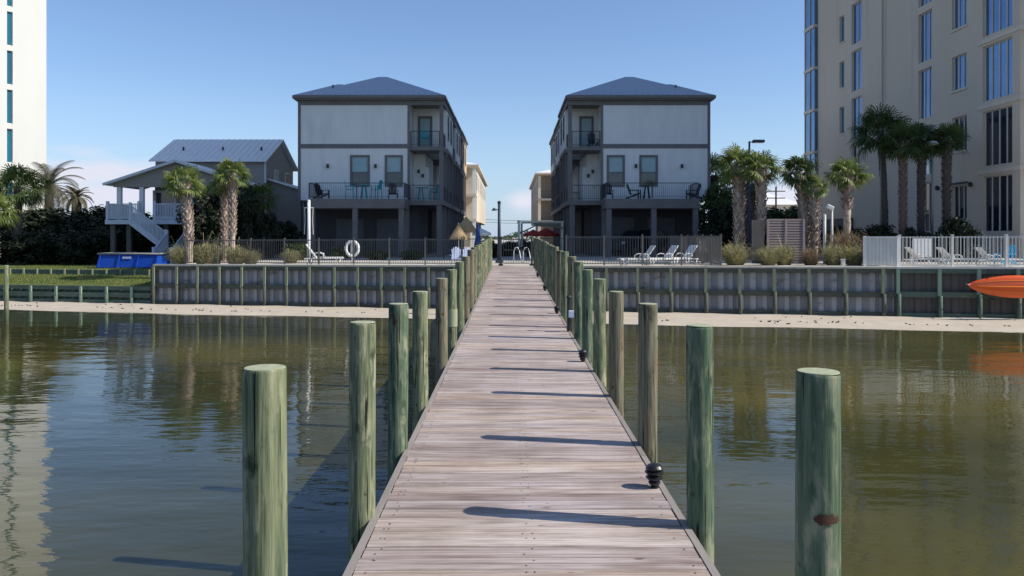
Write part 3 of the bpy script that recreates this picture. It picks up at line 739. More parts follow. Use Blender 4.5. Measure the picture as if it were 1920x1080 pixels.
dup(hc, (XP(797,54.0),54.0,7.64), R(10), 'teal tall chair on the top corner balcony of the left house')
dup(hc, (XP(812,54.0),54.4,DZ), R(-95), 'teal tall chair in the lower corner gallery of the left house')
tt = make_table(M['tealplastic'], 'teal round table between two teal chairs on the left house deck'); tt.location = (XP(682,51.4),51.5,DZ)
dup(tt, (XP(789,54.0),54.1,DZ), 0, 'teal round table in the lower corner gallery of the left house')
dup(ad, (XP(1112,54.0),54.2,7.64), R(160), 'dark slatted chair on the top corner balcony of the right house')
pc = make_adirondack(M['paleblue'], 'pale blue-white slatted chair behind the fence at the pier end'); x = XP(856,38); pc.location = (x,38,gz(x)); pc.rotation_euler = (0,0,R(8)); pc.scale = (.85,.85,.85)
x = XP(876,40); dup(pc, (x,40,gz(x)), R(5), 'second pale slatted chair farther back, half hidden by the pier piles', scale=.8)
x = XP(1889,34.4); bc = make_adirondack(M['blueplastic'], 'bright blue slatted chair behind the white railing'); bc.location = (x,34.6,gz(x)+.02); bc.rotation_euler = (0,0,R(-70)); bc.scale = (.9,.9,.9)

# ------------------------------------------------------------------ grid wall with openings
def wall_grid(b, axis, c0, c1, u0, u1, z0, z1, ops):
    us = sorted({u0, u1, *[o[0] for o in ops], *[o[1] for o in ops]}); zs = sorted({z0, z1, *[o[2] for o in ops], *[o[3] for o in ops]})
    us = [u for u in us if u0 <= u <= u1]; zs = [z for z in zs if z0 <= z <= z1]
    for i in range(len(us)-1):
        j = 0
        while j < len(zs)-1:
            def hole(j):
                um, zm = (us[i]+us[i+1])/2, (zs[j]+zs[j+1])/2
                return any(o[0] < um < o[1] and o[2] < zm < o[3] for o in ops)
            if hole(j): j += 1; continue
            k = j
            while k+1 < len(zs)-1 and not hole(k+1): k += 1
            if axis == 'x': b.box(c0, c1, us[i], us[i+1], zs[j], zs[k+1])
            else: b.box(us[i], us[i+1], c0, c1, zs[j], zs[k+1])
            j = k+1

# ------------------------------------------------------------------ the two rows of tall houses
def hip(b, x0, x1, y0, y1, z, rise, cut=False):
    if x0 > x1: x0, x1 = x1, x0
    wx, wy = (x1-x0)/2, (y1-y0)/2; h = min(wx, wy)
    if wx <= wy: r0, r1 = ((x0+x1)/2, y0+h), ((x0+x1)/2, y1-h)
    else: r0, r1 = (x0+h, (y0+y1)/2), (x1-h, (y0+y1)/2)
    A, B, C_, D_ = (x0,y0,z), (x1,y0,z), (x1,y1,z), (x0,y1,z); P0, P1 = (*r0, z+rise), (*r1, z+rise)
    if wx <= wy:
        b.poly([A,B,P0]); b.poly([B,C_,P1,P0]); b.poly([C_,D_,P1]); b.poly([D_,A,P0,P1])
    else:
        b.poly([A,B,P1,P0]); b.poly([B,C_,P1]); b.poly([C_,D_,P0,P1]); b.poly([D_,A,P0])
    b.poly([D_,C_,B,A])
def railing(b, p, q, h, n):
    p = Vector(p); q = Vector(q); up = Vector((0,0,1))
    b.beam(p+up*h, q+up*h, .05, .045); b.beam(p+up*.10, q+up*.10, .03, .03)
    k = max(2, int((q-p).length/.13))
    for i in range(k+1): u = p.lerp(q, i/k); b.cbox(u+up*(h/2+.05), (.014,.014,h-.1))
    for i in range(n+1): u = p.lerp(q, i/n); b.cbox(u+up*h/2, (.06,.06,h))
def house_window(par, x0, x1, z0, z1, y, blind=True, split=.45):
    b = MB(); f = .09
    if x0 > x1: x0, x1 = x1, x0
    b.box(x0-.05,x0+f,y-.05,y+.06,z0-.05,z1+.05); b.box(x1-f,x1+.05,y-.05,y+.06,z0-.05,z1+.05)
    b.box(x0+f,x1-f,y-.05,y+.06,z1-f,z1+.05); b.box(x0+f,x1-f,y-.05,y+.06,z0-.05,z0+f)
    zm = lerp(z0, z1, split); b.box(x0+f,x1-f,y-.03,y+.05,zm-.03,zm+.03)
    fr = b.build('window', M['trim'], par)
    b = MB(); b.box(x0+f,x1-f,y+.02,y+.03,z0+f,zm-.03); b.build('pane', M['glass'], fr)
    b = MB(); b.box(x0+f,x1-f,y+.02,y+.03,zm+.03,z1-f); b.build('blind', M['blind'] if blind else M['glass'], fr)
    return fr
def door(par, x0, x1, z0, z1, y, name='door', m='trim', glass=True):
    if x0 > x1: x0, x1 = x1, x0
    b = MB(); f = .16
    b.box(x0,x0+f,y-.05,y,z0,z1); b.box(x1-f,x1,y-.05,y,z0,z1); b.box(x0+f,x1-f,y-.05,y,z1-f,z1); b.box(x0+f,x1-f,y-.05,y,z0,z0+.3)
    if not glass: b.box(x0+f,x1-f,y-.03,y,z0+.3,z1-f)
    d = b.build(name, M[m], par)
    if glass: b = MB(); b.box(x0+f,x1-f,y-.03,y-.01,z0+.3,z1-f); b.build('pane', M['blind'] if glass == 2 else M['glass'], d)
    b = MB(); b.cbox((x1-.08,y-.08,z0+1.0),(.03,.07,.14)); b.build('handle', M['black'], d)
    return d
Z2, Z3, ZT = 4.04, 7.62, 10.62
def row_house(s, xi, xp, xo, Y0, Y1, label, front=True, wall='siding', side='siding', name='row_house', jog=0, wins=(), scon=(), group='tall houses of the two facing rows'):
    S = lambda x: s*x
    zg = gz(s*xo)
    t = thing(name, (S((xi+xo)/2), (Y0+Y1)/2, zg), label, 'house', group)
    b = MB()
    # front panel wall with openings, then the volumes behind
    ops = [(min(S(a),S(c)), max(S(a),S(c)), z0, z1) for a, c, z0, z1 in wins]
    wall_grid(b, 'y', Y0, Y0+.2, min(S(xp),S(xo)), max(S(xp),S(xo)), Z2, ZT, ops)
    b.box(S(xp+.0),S(xo),Y0+.2,Y1,Z2,ZT)
    x = xp+.3
    while x < xo-.25:
        for z0, z1 in ((Z2+.05, Z3-.17), (Z3+.17, ZT-.2)):
            if not any(a-.12 < x < c+.12 and z1 > za and z0 < zb for a, c, za, zb in wins): b.box(S(x)-.015,S(x)+.015,Y0-.008,Y0,z0,z1)
        x += .62
    b.build('wall', M[wall], t)
    b = MB()
    sops = []
    yy = Y0+3.4
    while yy < Y1-1.6: sops.append((yy, yy+.95, Z3+.9, Z3+2.5)); yy += 2.6
    wall_grid(b, 'x', S(xi), S(xi+.2), Y0+2.5, Y1, Z3, ZT, sops)
    b.box(S(xi+.2),S(xp-.003),Y0+2.5,Y1,Z3,ZT); b.box(S(xi+1.5),S(xp-.003),Y0+2.5,Y1,Z2,Z3-.25)
    b.build('side_wall', M[side], t)
    for (a, c, z0, z1) in sops:
        b = MB(); xx = S(xi)
        for (p0,p1,q0,q1) in ((a-.08,a+.06,z0-.08,z1+.08),(c-.06,c+.08,z0-.08,z1+.08),(a+.06,c-.06,z1-.06,z1+.08),(a+.06,c-.06,z0-.08,z0+.06),(a+.06,c-.06,(z0+z1)/2-.03,(z0+z1)/2+.03)):
            b.box(xx-s*.04,xx+s*.05,p0,p1,q0,q1)
        fr = b.build('window', M['trim'], t)
        b = MB(); b.box(xx+s*.02,xx+s*.04,a+.06,c-.06,z0+.06,z1-.06); b.build('pane', M['glass'], fr)
    # trim boards
    b = MB()
    b.box(S(xo-.14),S(xo+.04),Y0-.05,Y0-.002+.2,Z2-.3,ZT); b.box(S(xp-.06),S(xp+.10),Y0-.05,Y0-.002,Z2-.3,ZT-.25)
    b.box(S(xp+.10),S(xo-.14),Y0-.045,Y0-.002,Z3-.14,Z3+.14); b.box(S(xi),S(xo-.14),Y0-.06,Y0-.003,ZT-.28,ZT+.02)
    b.box(S(xi-.04),S(xi+.06),Y0,Y1,ZT-.22,ZT+.015); b.box(S(xi-.05),S(xi+.05),Y0+2.5,Y1,Z3-.16,Z3+.1)
    b.build('trim', M['trim'], t)
    # corner balconies
    b = MB(); b.box(S(xi),S(xp),Y0+.0,Y0+2.5,Z3-.27,Z3-.01); b.build('balcony_floor', M['trim'], t)
    b = MB(); b.box(S(xi),S(xp-.07),Y0-.05,Y1,Z2-.32,Z2-.01); b.build('gallery_floor', M['trim'], t)
    b = MB(); b.box(S(xi+.06),S(xp),Y0+.2,Y0+2.5,ZT-.12,ZT+.01); b.build('balcony_ceiling', M['trim'], t)
    b = MB(); b.box(S(xi+.02),S(xi+.3),Y0+.02,Y0+.3,Z2,Z3-.28); b.box(S(xi+.04),S(xi+.28),Y0+.04,Y0+.28,Z3,ZT-.13); b.build('corner_column', M['trim'], t)
    yy = Y0+2.6
    while yy < Y1:
        b = MB(); b.box(S(xi+.03),S(xi+.23),yy,yy+.2,Z2,Z3-.17); b.build('gallery_column', M['trim'], t); yy += 2.7
    b = MB(); railing(b,(S(xi+.3),Y0+.12,Z3),(S(xp-.1),Y0+.12,Z3),1.0,1); railing(b,(S(xi+.12),Y0+.3,Z3),(S(xi+.12),Y0+2.5,Z3),1.0,1)
    b.build('balcony_railing', M['rail'], t)
    b = MB(); railing(b,(S(xi+.3),Y0+.1,Z2),(S(xp-.05),Y0+.1,Z2),1.0,1); railing(b,(S(xi+.1),Y0+.3,Z2),(S(xi+.1),Y1-.2,Z2),1.0,4)
    b.build('gallery_railing', M['rail'], t)
    # ground level: shaded parking between posts
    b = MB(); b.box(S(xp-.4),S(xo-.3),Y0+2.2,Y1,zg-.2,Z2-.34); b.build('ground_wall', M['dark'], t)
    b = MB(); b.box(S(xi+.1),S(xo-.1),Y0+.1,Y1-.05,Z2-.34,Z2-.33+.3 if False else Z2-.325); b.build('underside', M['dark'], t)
    k = 0
    for xx in (xi+.3, xp+.2):
        for yy in [Y0+.2+3.0*i for i in range(int((Y1-Y0)/3)+1)]:
            b = MB(); b.box(S(xx-.17),S(xx+.17),yy-.17,yy+.17,zg-.2,Z2-.33); b.build('ground_post', M['trim'], t)
    if front:
        xd = xo-1.27
        b = MB(); b.box(S(xp-.02),S(xd),Y0-2.5,Y0-.06,Z2-.62,Z2-.01); b.build('deck', M['trim'], t)
        b = MB(); railing(b,(S(xp),Y0-2.44,Z2),(S(xd-.04),Y0-2.44,Z2),.98,2); railing(b,(S(xd-.04),Y0-2.4,Z2),(S(xd-.04),Y0-.1,Z2),.98,1); railing(b,(S(xp),Y0-2.4,Z2),(S(xp),Y0-.1,Z2),.98,1)
        b.build('deck_railing', M['rail'], t)
        for xx in (xp+.2, (xp+xd)/2+.1, xd-.2):
            b = MB(); b.box(S(xx-.16),S(xx+.16),Y0-2.4,Y0-2.08,zg-.2,Z2-.62); b.build('deck_post', M['trim'], t)
        for a, c, z0, z1 in wins: house_window(t, S(a), S(c), z0, z1, Y0)
        for xx, zz in scon:
            b = MB(); b.cbox((S(xx),Y0-.03,zz),(.13,.06,.13)); b.tube([(S(xx),Y0-.13,zz-.12),(S(xx),Y0-.13,zz+.14)],[.085,.085],12); b.build('wall_light', M['black'], t)
        xm = (xi+xp)/2
        door(t, S(xm-.15), S(xm+.85), Z3, Z3+2.35, Y0+2.497, glass=2)
        door(t, S(xm+.1), S(xm+.95), Z2, Z2+2.4, Y0+2.497, m='siding', glass=False)
        for xx, zz in ((xp-.35, Z2+2.1), (xp-.65, Z2+1.8)):
            b = MB(); b.tube([(S(xx),Y0+2.38,zz-.12),(S(xx),Y0+2.38,zz+.12)],.09,12); b.cbox((S(xx),Y0+2.46,zz),(.1,.06,.1)); b.build('wall_light', M['black'], t)
        for a in (xp+.6, xp+3.4):
            b = MB(); b.box(S(a),S(a+1.9),Y0+2.1,Y0+2.197,zg,zg+2.6); 
            for q in range(5): b.box(S(a+.04),S(a+1.86),Y0+2.07,Y0+2.1,zg+.06+q*.52,zg+.52+q*.52)
            b.build('garage_door', M['garage'], t)
        b = MB(); b.tube([(S(xo-.35),Y0-.1,Z2-.2),(S(xo-.35),Y0-.1,zg)],.05,8); b.build('downpipe', M['polegrey'], t)
    # roof
    ov = .42
    b = MB(); hip(b, S(xi-.1), S(xi-.1+9.56), Y0-ov, Y1+.25, ZT+.32, 2.08)
    b2 = MB(); hip(b2, S(xo+.28), S(xo-4.9), Y0-ov-.003, Y0+4.4, ZT+.315, 1.16)
    if front:
        x = .45
        while x < 9.4:
            q = min(x, 9.56-x, 4.78); xx = S(xi-.1+x); b.beam((xx,Y0-ov,ZT+.335),(xx,Y0-ov+q,ZT+.335+2.08*q/4.78),.03,.04); x += .42
    rf = b.build('roof', M['metalroof'], t); b2.build('roof_wing', M['metalroof'], rf)
    b = MB(); xa, xb = xi-.1, xo+.28
    b.box(S(xa),S(xb),Y0-ov-.03,Y0-ov+.09,ZT+.12,ZT+.31); b.box(S(xa)-.06*s,S(xa)+.06*s,Y0-ov+.09,Y1+.25,ZT+.12,ZT+.31); b.box(S(xb)-.06,S(xb)+.06,Y0-ov+.09,Y1+.25,ZT+.12,ZT+.31)
    b.box(S(xa+.06),S(xb-.06),Y0-ov+.09,Y1+.2,ZT+.02,ZT+.16)
    b.build('eave', M['trim'], rf)
    b = MB(); b.tube([(S(xo-2.0),Y0+1.2,ZT+.9),(S(xo-2.0),Y0+1.2,ZT+1.28)],.07,10); b.build('vent_pipe', M['trim'], rf)
    return t
wl = [(7.17, 8.27, 4.98, 6.98), (9.36, 10.57, 4.98, 6.98)]
row_house(-1, 4.42, 6.71, 14.03, 53, 61.3, 'tall grey house on the left with teal chairs on its deck', wins=wl, scon=((12.08,6.28),(9.02-.1,6.28)))
wr = [(6.43, 7.53, 4.98, 6.98), (8.59, 9.72, 4.98, 6.98)]
row_house(1, 3.80, 6.04, 13.2, 53, 61.3, 'tall grey house on the right with dark chairs on its deck', wins=wr, scon=((8.3,6.28),(11.35,6.28)))
row_house(-1, 4.40, 6.7, 14.0, 62.0, 70.2, 'grey house second in the left row behind the teal-chair house', front=False)
row_house(-1, 4.36, 6.6, 13.9, 70.9, 79.5, 'tan-walled house third in the left row, its side wall lit orange', front=False, side='siding2', wall='siding2')
row_house(1, 3.95, 6.1, 13.2, 62.0, 70.2, 'grey house second in the right row behind the dark-chair house', front=False)
row_house(1, 4.0, 6.1, 13.1, 70.9, 79.5, 'grey house third in the right row', front=False)
# the far pair: cream at left, grey-tan at right, standing well down the lane
def far_house(s, xi, Y0, Y1, label, m, group='tall houses of the two facing rows'):
    S = lambda x: s*x; xo = xi+9; zt_ = 10.4
    t = thing('row_house', (S((xi+xo)/2),(Y0+Y1)/2,.3), label, 'house', group)
    b = MB(); sops = []
    yy = Y0+3.2
    while yy < Y1-3: sops += [(yy,yy+1.6,7.6,9.6)]; yy += 5.5
    wall_grid(b,'x',S(xi),S(xi+.2),Y0+3,Y1,3.6,zt_,sops); b.box(S(xi+.2),S(xo),Y0+3,Y1,3.6,zt_); b.box(S(xi+2.4),S(xo),Y0,Y0+3,.2,zt_)
    b.build('wall', M[m], t)
    b = MB(); b.box(S(xi+.8),S(xo),Y0+3,Y1,.2,3.6); b.build('ground_wall', M['cottage'], t)
    for (a,c,z0,z1) in sops:
        b = MB(); b.box(S(xi)-s*.03,S(xi)+s*.06,a-.1,c+.1,z1,z1+.12); b.box(S(xi)-s*.03,S(xi)+s*.06,a-.1,c+.1,z0-.12,z0); b.box(S(xi)-s*.03,S(xi)+s*.06,a-.1,a,z0,z1); b.box(S(xi)-s*.03,S(xi)+s*.06,c,c+.1,z0,z1)
        fr = b.build('window', M['white'], t); b = MB(); b.box(S(xi)+s*.05,S(xi)+s*.07,a,c,z0,z1); b.build('pane', M['glass'], fr)
    for z0, z1 in ((.3,3.6),(3.9,6.7),(7.0,zt_-.2)):
        b = MB(); b.box(S(xi),S(xi+.4),Y0,Y0+.4,z0,z1); b.build('column', M['white' if s < 0 else 'cream'], t)
    for z in (3.6, 6.7):
        b = MB(); b.box(S(xi-.1),S(xi+2.4),Y0-.1,Y0+3,z,z+.3); b.build('balcony_floor', M[m], t)
        b = MB(); railing(b,(S(xi+.4),Y0+.05,z+.3),(S(xi+2.3),Y0+.05,z+.3),1.05,1); b.build('balcony_railing', M['white' if s < 0 else 'rail'], t)
    door(t, S(xi+2.6), S(xi+3.6), 3.9, 6.2, Y0-.003)
    b = MB(); hip(b, S(xi-.4), S(xo+.4), Y0-.4, Y1+.4, zt_+.2, 1.4); rf = b.build('roof', M['greyroof'], t)
    b = MB(); b.box(S(xi-.41),S(xo+.41),Y0-.41,Y1+.41,zt_,zt_+.19); b.build('eave', M['cream'], rf)
far_house(-1, 4.35, 100, 140, 'cream house with white columns far down the left row', 'cream')
far_house(1, 3.9, 113, 150, 'narrow grey-tan house far down the right row', 'cottage')

# ------------------------------------------------------------------ right tower
TX = 25.5
t = thing('apartment_tower', (34, 54, .2), 'tall beige apartment tower with blue window columns at the right', 'building')
FL = [1.65+3.5*k for k in range(15)]
cols = {'a': (40.65,43.2), 'b': (44.7,46.2), 'c': (48.4,50.0), 'd': (58.1,59.8), 'e': (61.1,62.0)}
ops = []; wins = []
for k, z in enumerate(FL):
    g_ = 'navyglass' if k < 2 else 'skyglass'
    wins.append((*cols['a'], z+.22, z+3.2, 4, g_))
    wins.append((*cols['b'], z+(1.35 if k else .95), z+(3.3 if k else 2.9), 3, 'navyglass' if k < 2 else 'skyglass'))
    if k != 1 or True: wins.append((*cols['c'], z+.25, z+3.3, 3, 'navyglass' if k < 1 else 'skyglass'))
    if k > 0: wins.append((*cols['d'], z+.25, z+3.25, 2, 'skyglass' if k > 1 else 'navyglass')); 
    if k > 1: wins.append((*cols['e'], z+.9, z+2.95, 1, 'teal'))
ops = [w_[:4] for w_ in wins]
ZTW = 54.0  # height out of view, raised so the tower shades left house and cottage
b = MB(); wall_grid(b, 'x', TX, TX+.35, 40.0, 66.4, .1, ZTW, ops); b.box(TX+.35, 46, 40.3, 66.4, .1, ZTW); b.build('wall', M['beige'], t)
for y0, y1, z0, z1, nm, g_ in wins:
    b = MB(); f = .06
    b.box(TX+.12,TX+.20,y0,y0+f,z0,z1); b.box(TX+.12,TX+.20,y1-f,y1,z0,z1); b.box(TX+.12,TX+.20,y0+f,y1-f,z1-f,z1); b.box(TX+.12,TX+.20,y0+f,y1-f,z0,z0+f)
    for i in range(1, nm): yy = lerp(y0,y1,i/nm); b.box(TX+.13,TX+.19,yy-.035,yy+.035,z0+f,z1-f)
    fr = b.build('window', M['beigetrim'], t)
    b = MB()
    for i in range(nm): b.box(TX+.17,TX+.18,lerp(y0,y1,i/nm)+.03,lerp(y0,y1,(i+1)/nm)-.03,z0+f,z1-f)
    b.build('pane', M[g_], fr)
    if y1-y0 < 1.6: b = MB(); b.box(TX-.07,TX,y0-.08,y1+.08,z0-.12,z0); b.build('sill', M['beigetrim'], fr)
for z in FL:
    b = MB(); b.box(TX-.06,TX,40.0,43.6,z-.16,z+.06); b.box(TX-.06,46,39.93,40.0,z-.16,z+.06); b.build('floor_band', M['beigetrim'], t)
b = MB(); b.tube([(TX-.05,54.8,2.2),(TX-.05,54.8,ZTW-1)],.06,8); b.build('downpipe', M['beige'], t)
for k, z in enumerate(FL):           # front with balcony glass
    b = MB(); b.box(TX+.45, 45.5, 40.1, 40.29, z+.07, z+3.3); b.build('balcony_glass', M['teal'], t)
    b = MB(); b.box(TX+.3, 45, 38.9, 39.92, z-.14, z+.05); b.build('balcony_slab', M['beigetrim'], t)
    b = MB(); railing(b,(TX+.4,39,z+.05),(TX+6,39,z+.05),1.05,3); b.build('balcony_railing', M['white'], t)
b = MB()
for z in FL[1:]: b.box(TX-.35, TX+1, 66.41, 68.6, z-.12, z+.12)
b.box(TX-.3,TX+1,68.45,68.6,2,ZTW); b.box(TX-.32,TX-.2,67.3,67.4,2,ZTW); bay = b.build('glass_bay', M['beigetrim'], t)
b = MB(); b.box(TX-.25,TX+1,66.42,68.44,2.0,ZTW); b.build('pane', M['skyglass'], bay)
b = MB(); b.box(TX-.9, TX-.01, 47, 64, .1, 1.75); b.build('podium', M['podium'], t)
b = MB(); b.box(TX-.2,TX-.003,59.5,66,1.75,3.0); b.build('dark_opening_block', M['dark'], t)  # solid block; shade inside the parking opening is put into its colour
yy = TX*F/(1745-957); door_y = (yy-.6, yy+.6)
b = MB(); b.box(TX-.06,TX-.003,44.6,46.3,4.60,4.72); b.build('sign_bar', M['dark'], t)  # plain dark bar standing in for blurred lettering on the wall
for y_ in (47.6, 44.2):
    b = MB(); b.lathe((TX-.12,y_,4.5),[(.05,-.12),(.11,-.08),(.11,.1),(.04,.16)],10); b.cbox((TX-.05,y_,4.5),(.1,.08,.1)); b.build('wall_lantern', M['black'], t)

# white tower at the left
ca = Vector((XP(87,72), 72, 0)); td_ = Vector((-.6,-.8,0)); nv = Vector((.8,-.6,0))
t = thing('apartment_tower', (ca.x-6, ca.y, -.2), 'bright white apartment tower with one narrow column of teal windows at the left', 'building')
def TW(u, d, z): q = ca+td_*u-nv*d; return (q.x, q.y, z)
rows = [(21.2-3.4*k-2.95, 21.2-3.4*k) for k in range(-7, 5)]
def tbox(b, u0, u1, d0, d1, z0, z1): b.hexa([TW(u0,d0,z0),TW(u1,d0,z0),TW(u1,d1,z0),TW(u0,d1,z0),TW(u0,d0,z1),TW(u1,d0,z1),TW(u1,d1,z1),TW(u0,d1,z1)])
b = MB(); H = 48
def solve(px):
    k = (px-957)/F; return (ca.x-k*ca.y)/(.6-.8*k)
u0, u1 = solve(24), solve(13)
zs = [-.3]+[q for r_ in sorted(rows) for q in r_]+[H]
tbox(b, 0, u0, 0, .4, -.3, H); tbox(b, u1, 16, 0, .4, -.3, H)
for i in range(0, len(zs), 2): tbox(b, u0, u1, 0, .4, zs[i], zs[i+1])
tbox(b, 0, 16, .4, 18, -.3, H); b.build('wall', M['whitestucco'], t)
for i, (z0, z1) in enumerate(sorted(rows)):
    b = MB(); tbox(b,u0,u0+.05,.12,.22,z0,z1); tbox(b,u1-.05,u1,.12,.22,z0,z1); tbox(b,u0+.05,u1-.05,.12,.22,z1-.05,z1); tbox(b,u0+.05,u1-.05,.12,.22,z0,z0+.05); fr = b.build('window', M['white'], t)
    b = MB(); tbox(b,u0+.05,u1-.05,.17,.19,z0+.05,z1-.05); b.build('pane', M['teal'], fr)

# ------------------------------------------------------------------ stilt cottage at the left
t = thing('stilt_cottage', (-21, 56, -.16), 'brown stilt cottage with a grey metal roof and a white-railed porch', 'house')
X0, X1 = -25.05, -16.9
b = MB()
b.box(X0+.2,X1-.3,56,63.3,2.7,6.95)
for xx in (X1-.3, X0+.2): b.poly([(xx,56,6.95),(xx,63.3,6.95),(xx,59.6,8.68)] if xx > -20 else [(xx,56,6.95),(xx,59.6,8.68),(xx,63.3,6.95)])
b.box(-24.0,-17.3,54,56,2.7,5.05); b.box(-17.28,-14.9,57,62,-.1,5.0); b.poly([(-17.28,57,5.0),(-14.9,57,5.0),(-17.28,57,5.72)])
b.build('wall', M['cottage'], t)
b = MB()
def slab(pts, th):
    up = [Vector(p) for p in pts]; dn = [p-Vector((0,0,th)) for p in up]; b.hexa([*dn, *up])
slab([(X0,55.4,6.92),(X1,55.4,6.92),(X1,59.6,8.86),(X0,59.6,8.86)],.10); slab([(X0,59.6,8.86),(X1,59.6,8.86),(X1,63.9,6.92),(X0,63.9,6.92)],.10)
x = X0+.3
while x < X1: b.beam((x,55.4,6.94),(x,59.6,8.88),.035,.04); x += .42
rf = b.build('roof', M['greyroof'], t)
for px in (345,419,491):
    x = XP(px,57.4); b = MB(); b.tube([(x,57.3,7.7),(x,57.3,8.05)],.07,10); b.build('vent_pipe', M['black'], rf)
b = MB(); slab([(-17.2,56.6,5.75),(-14.6,56.6,4.95),(-14.6,62.4,4.95),(-17.2,62.4,5.75)],.10); b.build('wing_roof', M['greyroof'], t)
b = MB(); pk = (-21.2, 6.5)
slab([(-25.75,50.6,5.0),(pk[0],50.6,pk[1]),(pk[0],56,pk[1]),(-25.75,56,5.0)],.12); slab([(pk[0],50.6,pk[1]),(-16.7,50.6,5.0),(-16.7,56,5.0),(pk[0],56,pk[1])],.12); b.build('porch_roof', M['greyroof'], t)
b = MB(); bb = [(-25.3,51.0,4.85),(-17.1,51.0,4.85),(-17.1,51.0,5.02),(pk[0],51.0,6.36),(-25.3,51.0,5.02)]
b.poly(bb); b.poly([(x_,51.12,z_) for x_, y_, z_ in reversed(bb)]); b.box(-25.3,-17.1,51.0,51.12,4.78,4.85); b.build('gable', M['cottage'], t)
b = MB(); b.beam((-25.78,50.58,4.93),(pk[0],50.58,6.43),.06,.16); b.beam((pk[0],50.58,6.43),(-16.67,50.58,4.93),.06,.16); b.build('bargeboard', M['bluewhite'], t)
b = MB(); b.box(-25.7,-17.2,50.7,54,2.42,2.70); b.build('porch_deck', M['bluewhite'], t)
for px in (224,266): 
    x = XP(px,51.1); b = MB(); b.box(x-.13,x+.13,51.0,51.26,2.7,4.8); b.build('porch_column', M['white'], t)
for x in (-20.3,-17.6): b = MB(); b.box(x-.12,x+.12,51.0,51.24,2.7,4.8); b.build('porch_column', M['white'], t)
def wrail(p, q, h=1.0, cp=True):
    b = MB(); p = Vector(p); q = Vector(q); up = Vector((0,0,1)); b.beam(p+up*h,q+up*h,.09,.06); b.beam(p+up*.1,q+up*.1,.05,.06)
    k = max(3, int((q-p).length/.10))
    for i in range(k+1): u = p.lerp(q,i/k); b.cbox(u+up*(h/2+.05),(.05,.03,h-.12))
    for u in (p,q): b.cbox(u+up*(h/2+.08),(.13,.13,h+.2))
    b.build('porch_railing', M['bluewhite'], t)
wrail((-25.6,50.8,2.7),(-23.6,50.8,2.7)); wrail((-22.6,50.8,2.7),(-20.4,50.8,2.7)); wrail((-20.3,50.8,2.7),(-17.4,50.8,2.7)); wrail((-25.6,50.9,2.7),(-25.6,53.9,2.7))
d_ = door(t, XP(287,54), XP(331,54), 2.7, 4.75, 53.99, m='white')
house_window(t, -19.8, -18.8, 3.4, 4.6, 53.97, False)
for y0 in (58.2, 61): 
    b = MB(); b.box(X1-.3,X1-.24,y0,y0+1,5.2,6.5); fr = b.build('window', M['white'], t); b = MB(); b.box(X1-.24,X1-.23,y0+.08,y0+.92,5.28,6.42); b.build('pane', M['glass'], fr)
b = MB(); b.box(X1-.31,X1-.22,55.96,56.1,2.7,6.95); b.build('corner_board', M['bluewhite'], t)
# stair: one flight down to the right, landing, one flight toward the water
b = MB(); n = 11
for i in range(n): u = i/n; b.box(-23.5+2.1*u,-23.5+2.1*u+.27,49.6,50.68,2.62-1.65*u-.04,2.62-1.65*u)
b.beam((-23.6,49.58,2.55),(-21.3,49.58,.78),.05,.28); b.box(-21.3,-20.1,49.55,50.7,.86,.94)
b.build('stair', M['bluewhite'], t)
wrail((-23.55,49.55,2.62),(-21.35,49.55,.94),.95); 
b = MB()
for i in range(6): u = i/6; b.box(-21.2,-20.2,49.5-1.9*u-.3,49.5-1.9*u,.86-1.0*u-.04,.86-1.0*u)
for xx in (-21.24,-20.16): b.beam((xx,49.5,.82),(xx,47.6,-.15),.05,.26)
b.build('stair', M['bluewhite'], t)
wrail((-21.24,49.5,.90),(-21.24,47.6,-.12),.95); wrail((-20.16,49.5,.90),(-20.16,47.6,-.12),.95)
for x in (XP(213,51.2), XP(243,51.2), -22, -19.6, -17.5):
    for y in (51.2, 55.5):
        b = MB(); b.box(x-.14,x+.14,y-.14,y+.14,-.3,2.42 if y < 54 else 2.7); b.build('stilt', M['slatgrey'], t)
b = MB(); b.box(-24,-17.3,57,63,-.2,2.7); b.build('under_shade_box', M['dark'], t)  # dark box imitates the shade beneath the cottage between its stilts

# blue above-ground pool
x0, x1 = XP(183,46.2), XP(301,46.2)
t = thing('garden_pool', ((x0+x1)/2,47,-.2), 'bright blue above-ground pool on the lawn under the cottage stairs', 'pool')
b = MB(); hgt = .86; fl_ = .18
b.hexa([(x0-.0,45.9,-.2),(x1+.0,45.9,-.2),(x1,47.9,-.2),(x0,47.9,-.2),(x0+fl_,46.0,hgt-.24),(x1-fl_*.3,46.0,hgt-.24),(x1-fl_,47.8,hgt-.24),(x0+fl_,47.8,hgt-.24)])
b.build('liner', M['poolblue'], t, bevel=.08)
b = MB(); 
for p_, q_ in (((x0+fl_-.05,45.97),(x1,45.97)),((x0+fl_-.05,47.85),(x1-.1,47.85)),((x0+fl_-.05,45.97),(x0+fl_-.05,47.85)),((x1,45.97),(x1-.1,47.85))): b.tube([(*p_,hgt-.22),(*q_,hgt-.22)],.055,10)
b.build('rim', M['polegrey'], t, smooth=True)
for i in range(4):
    x = lerp(x0+.25,x1-.1,i/3); b = MB(); b.tube([(x,45.82,-.18),(x+.06,45.93,hgt-.3)],.03,8); b.build('leg', M['poolblue'], t)
b = MB(); b.cbox(((x0+x1)/2,45.925,.42),(.5,.02,.12)); b.build('pool_badge', M['paleblue'], t)

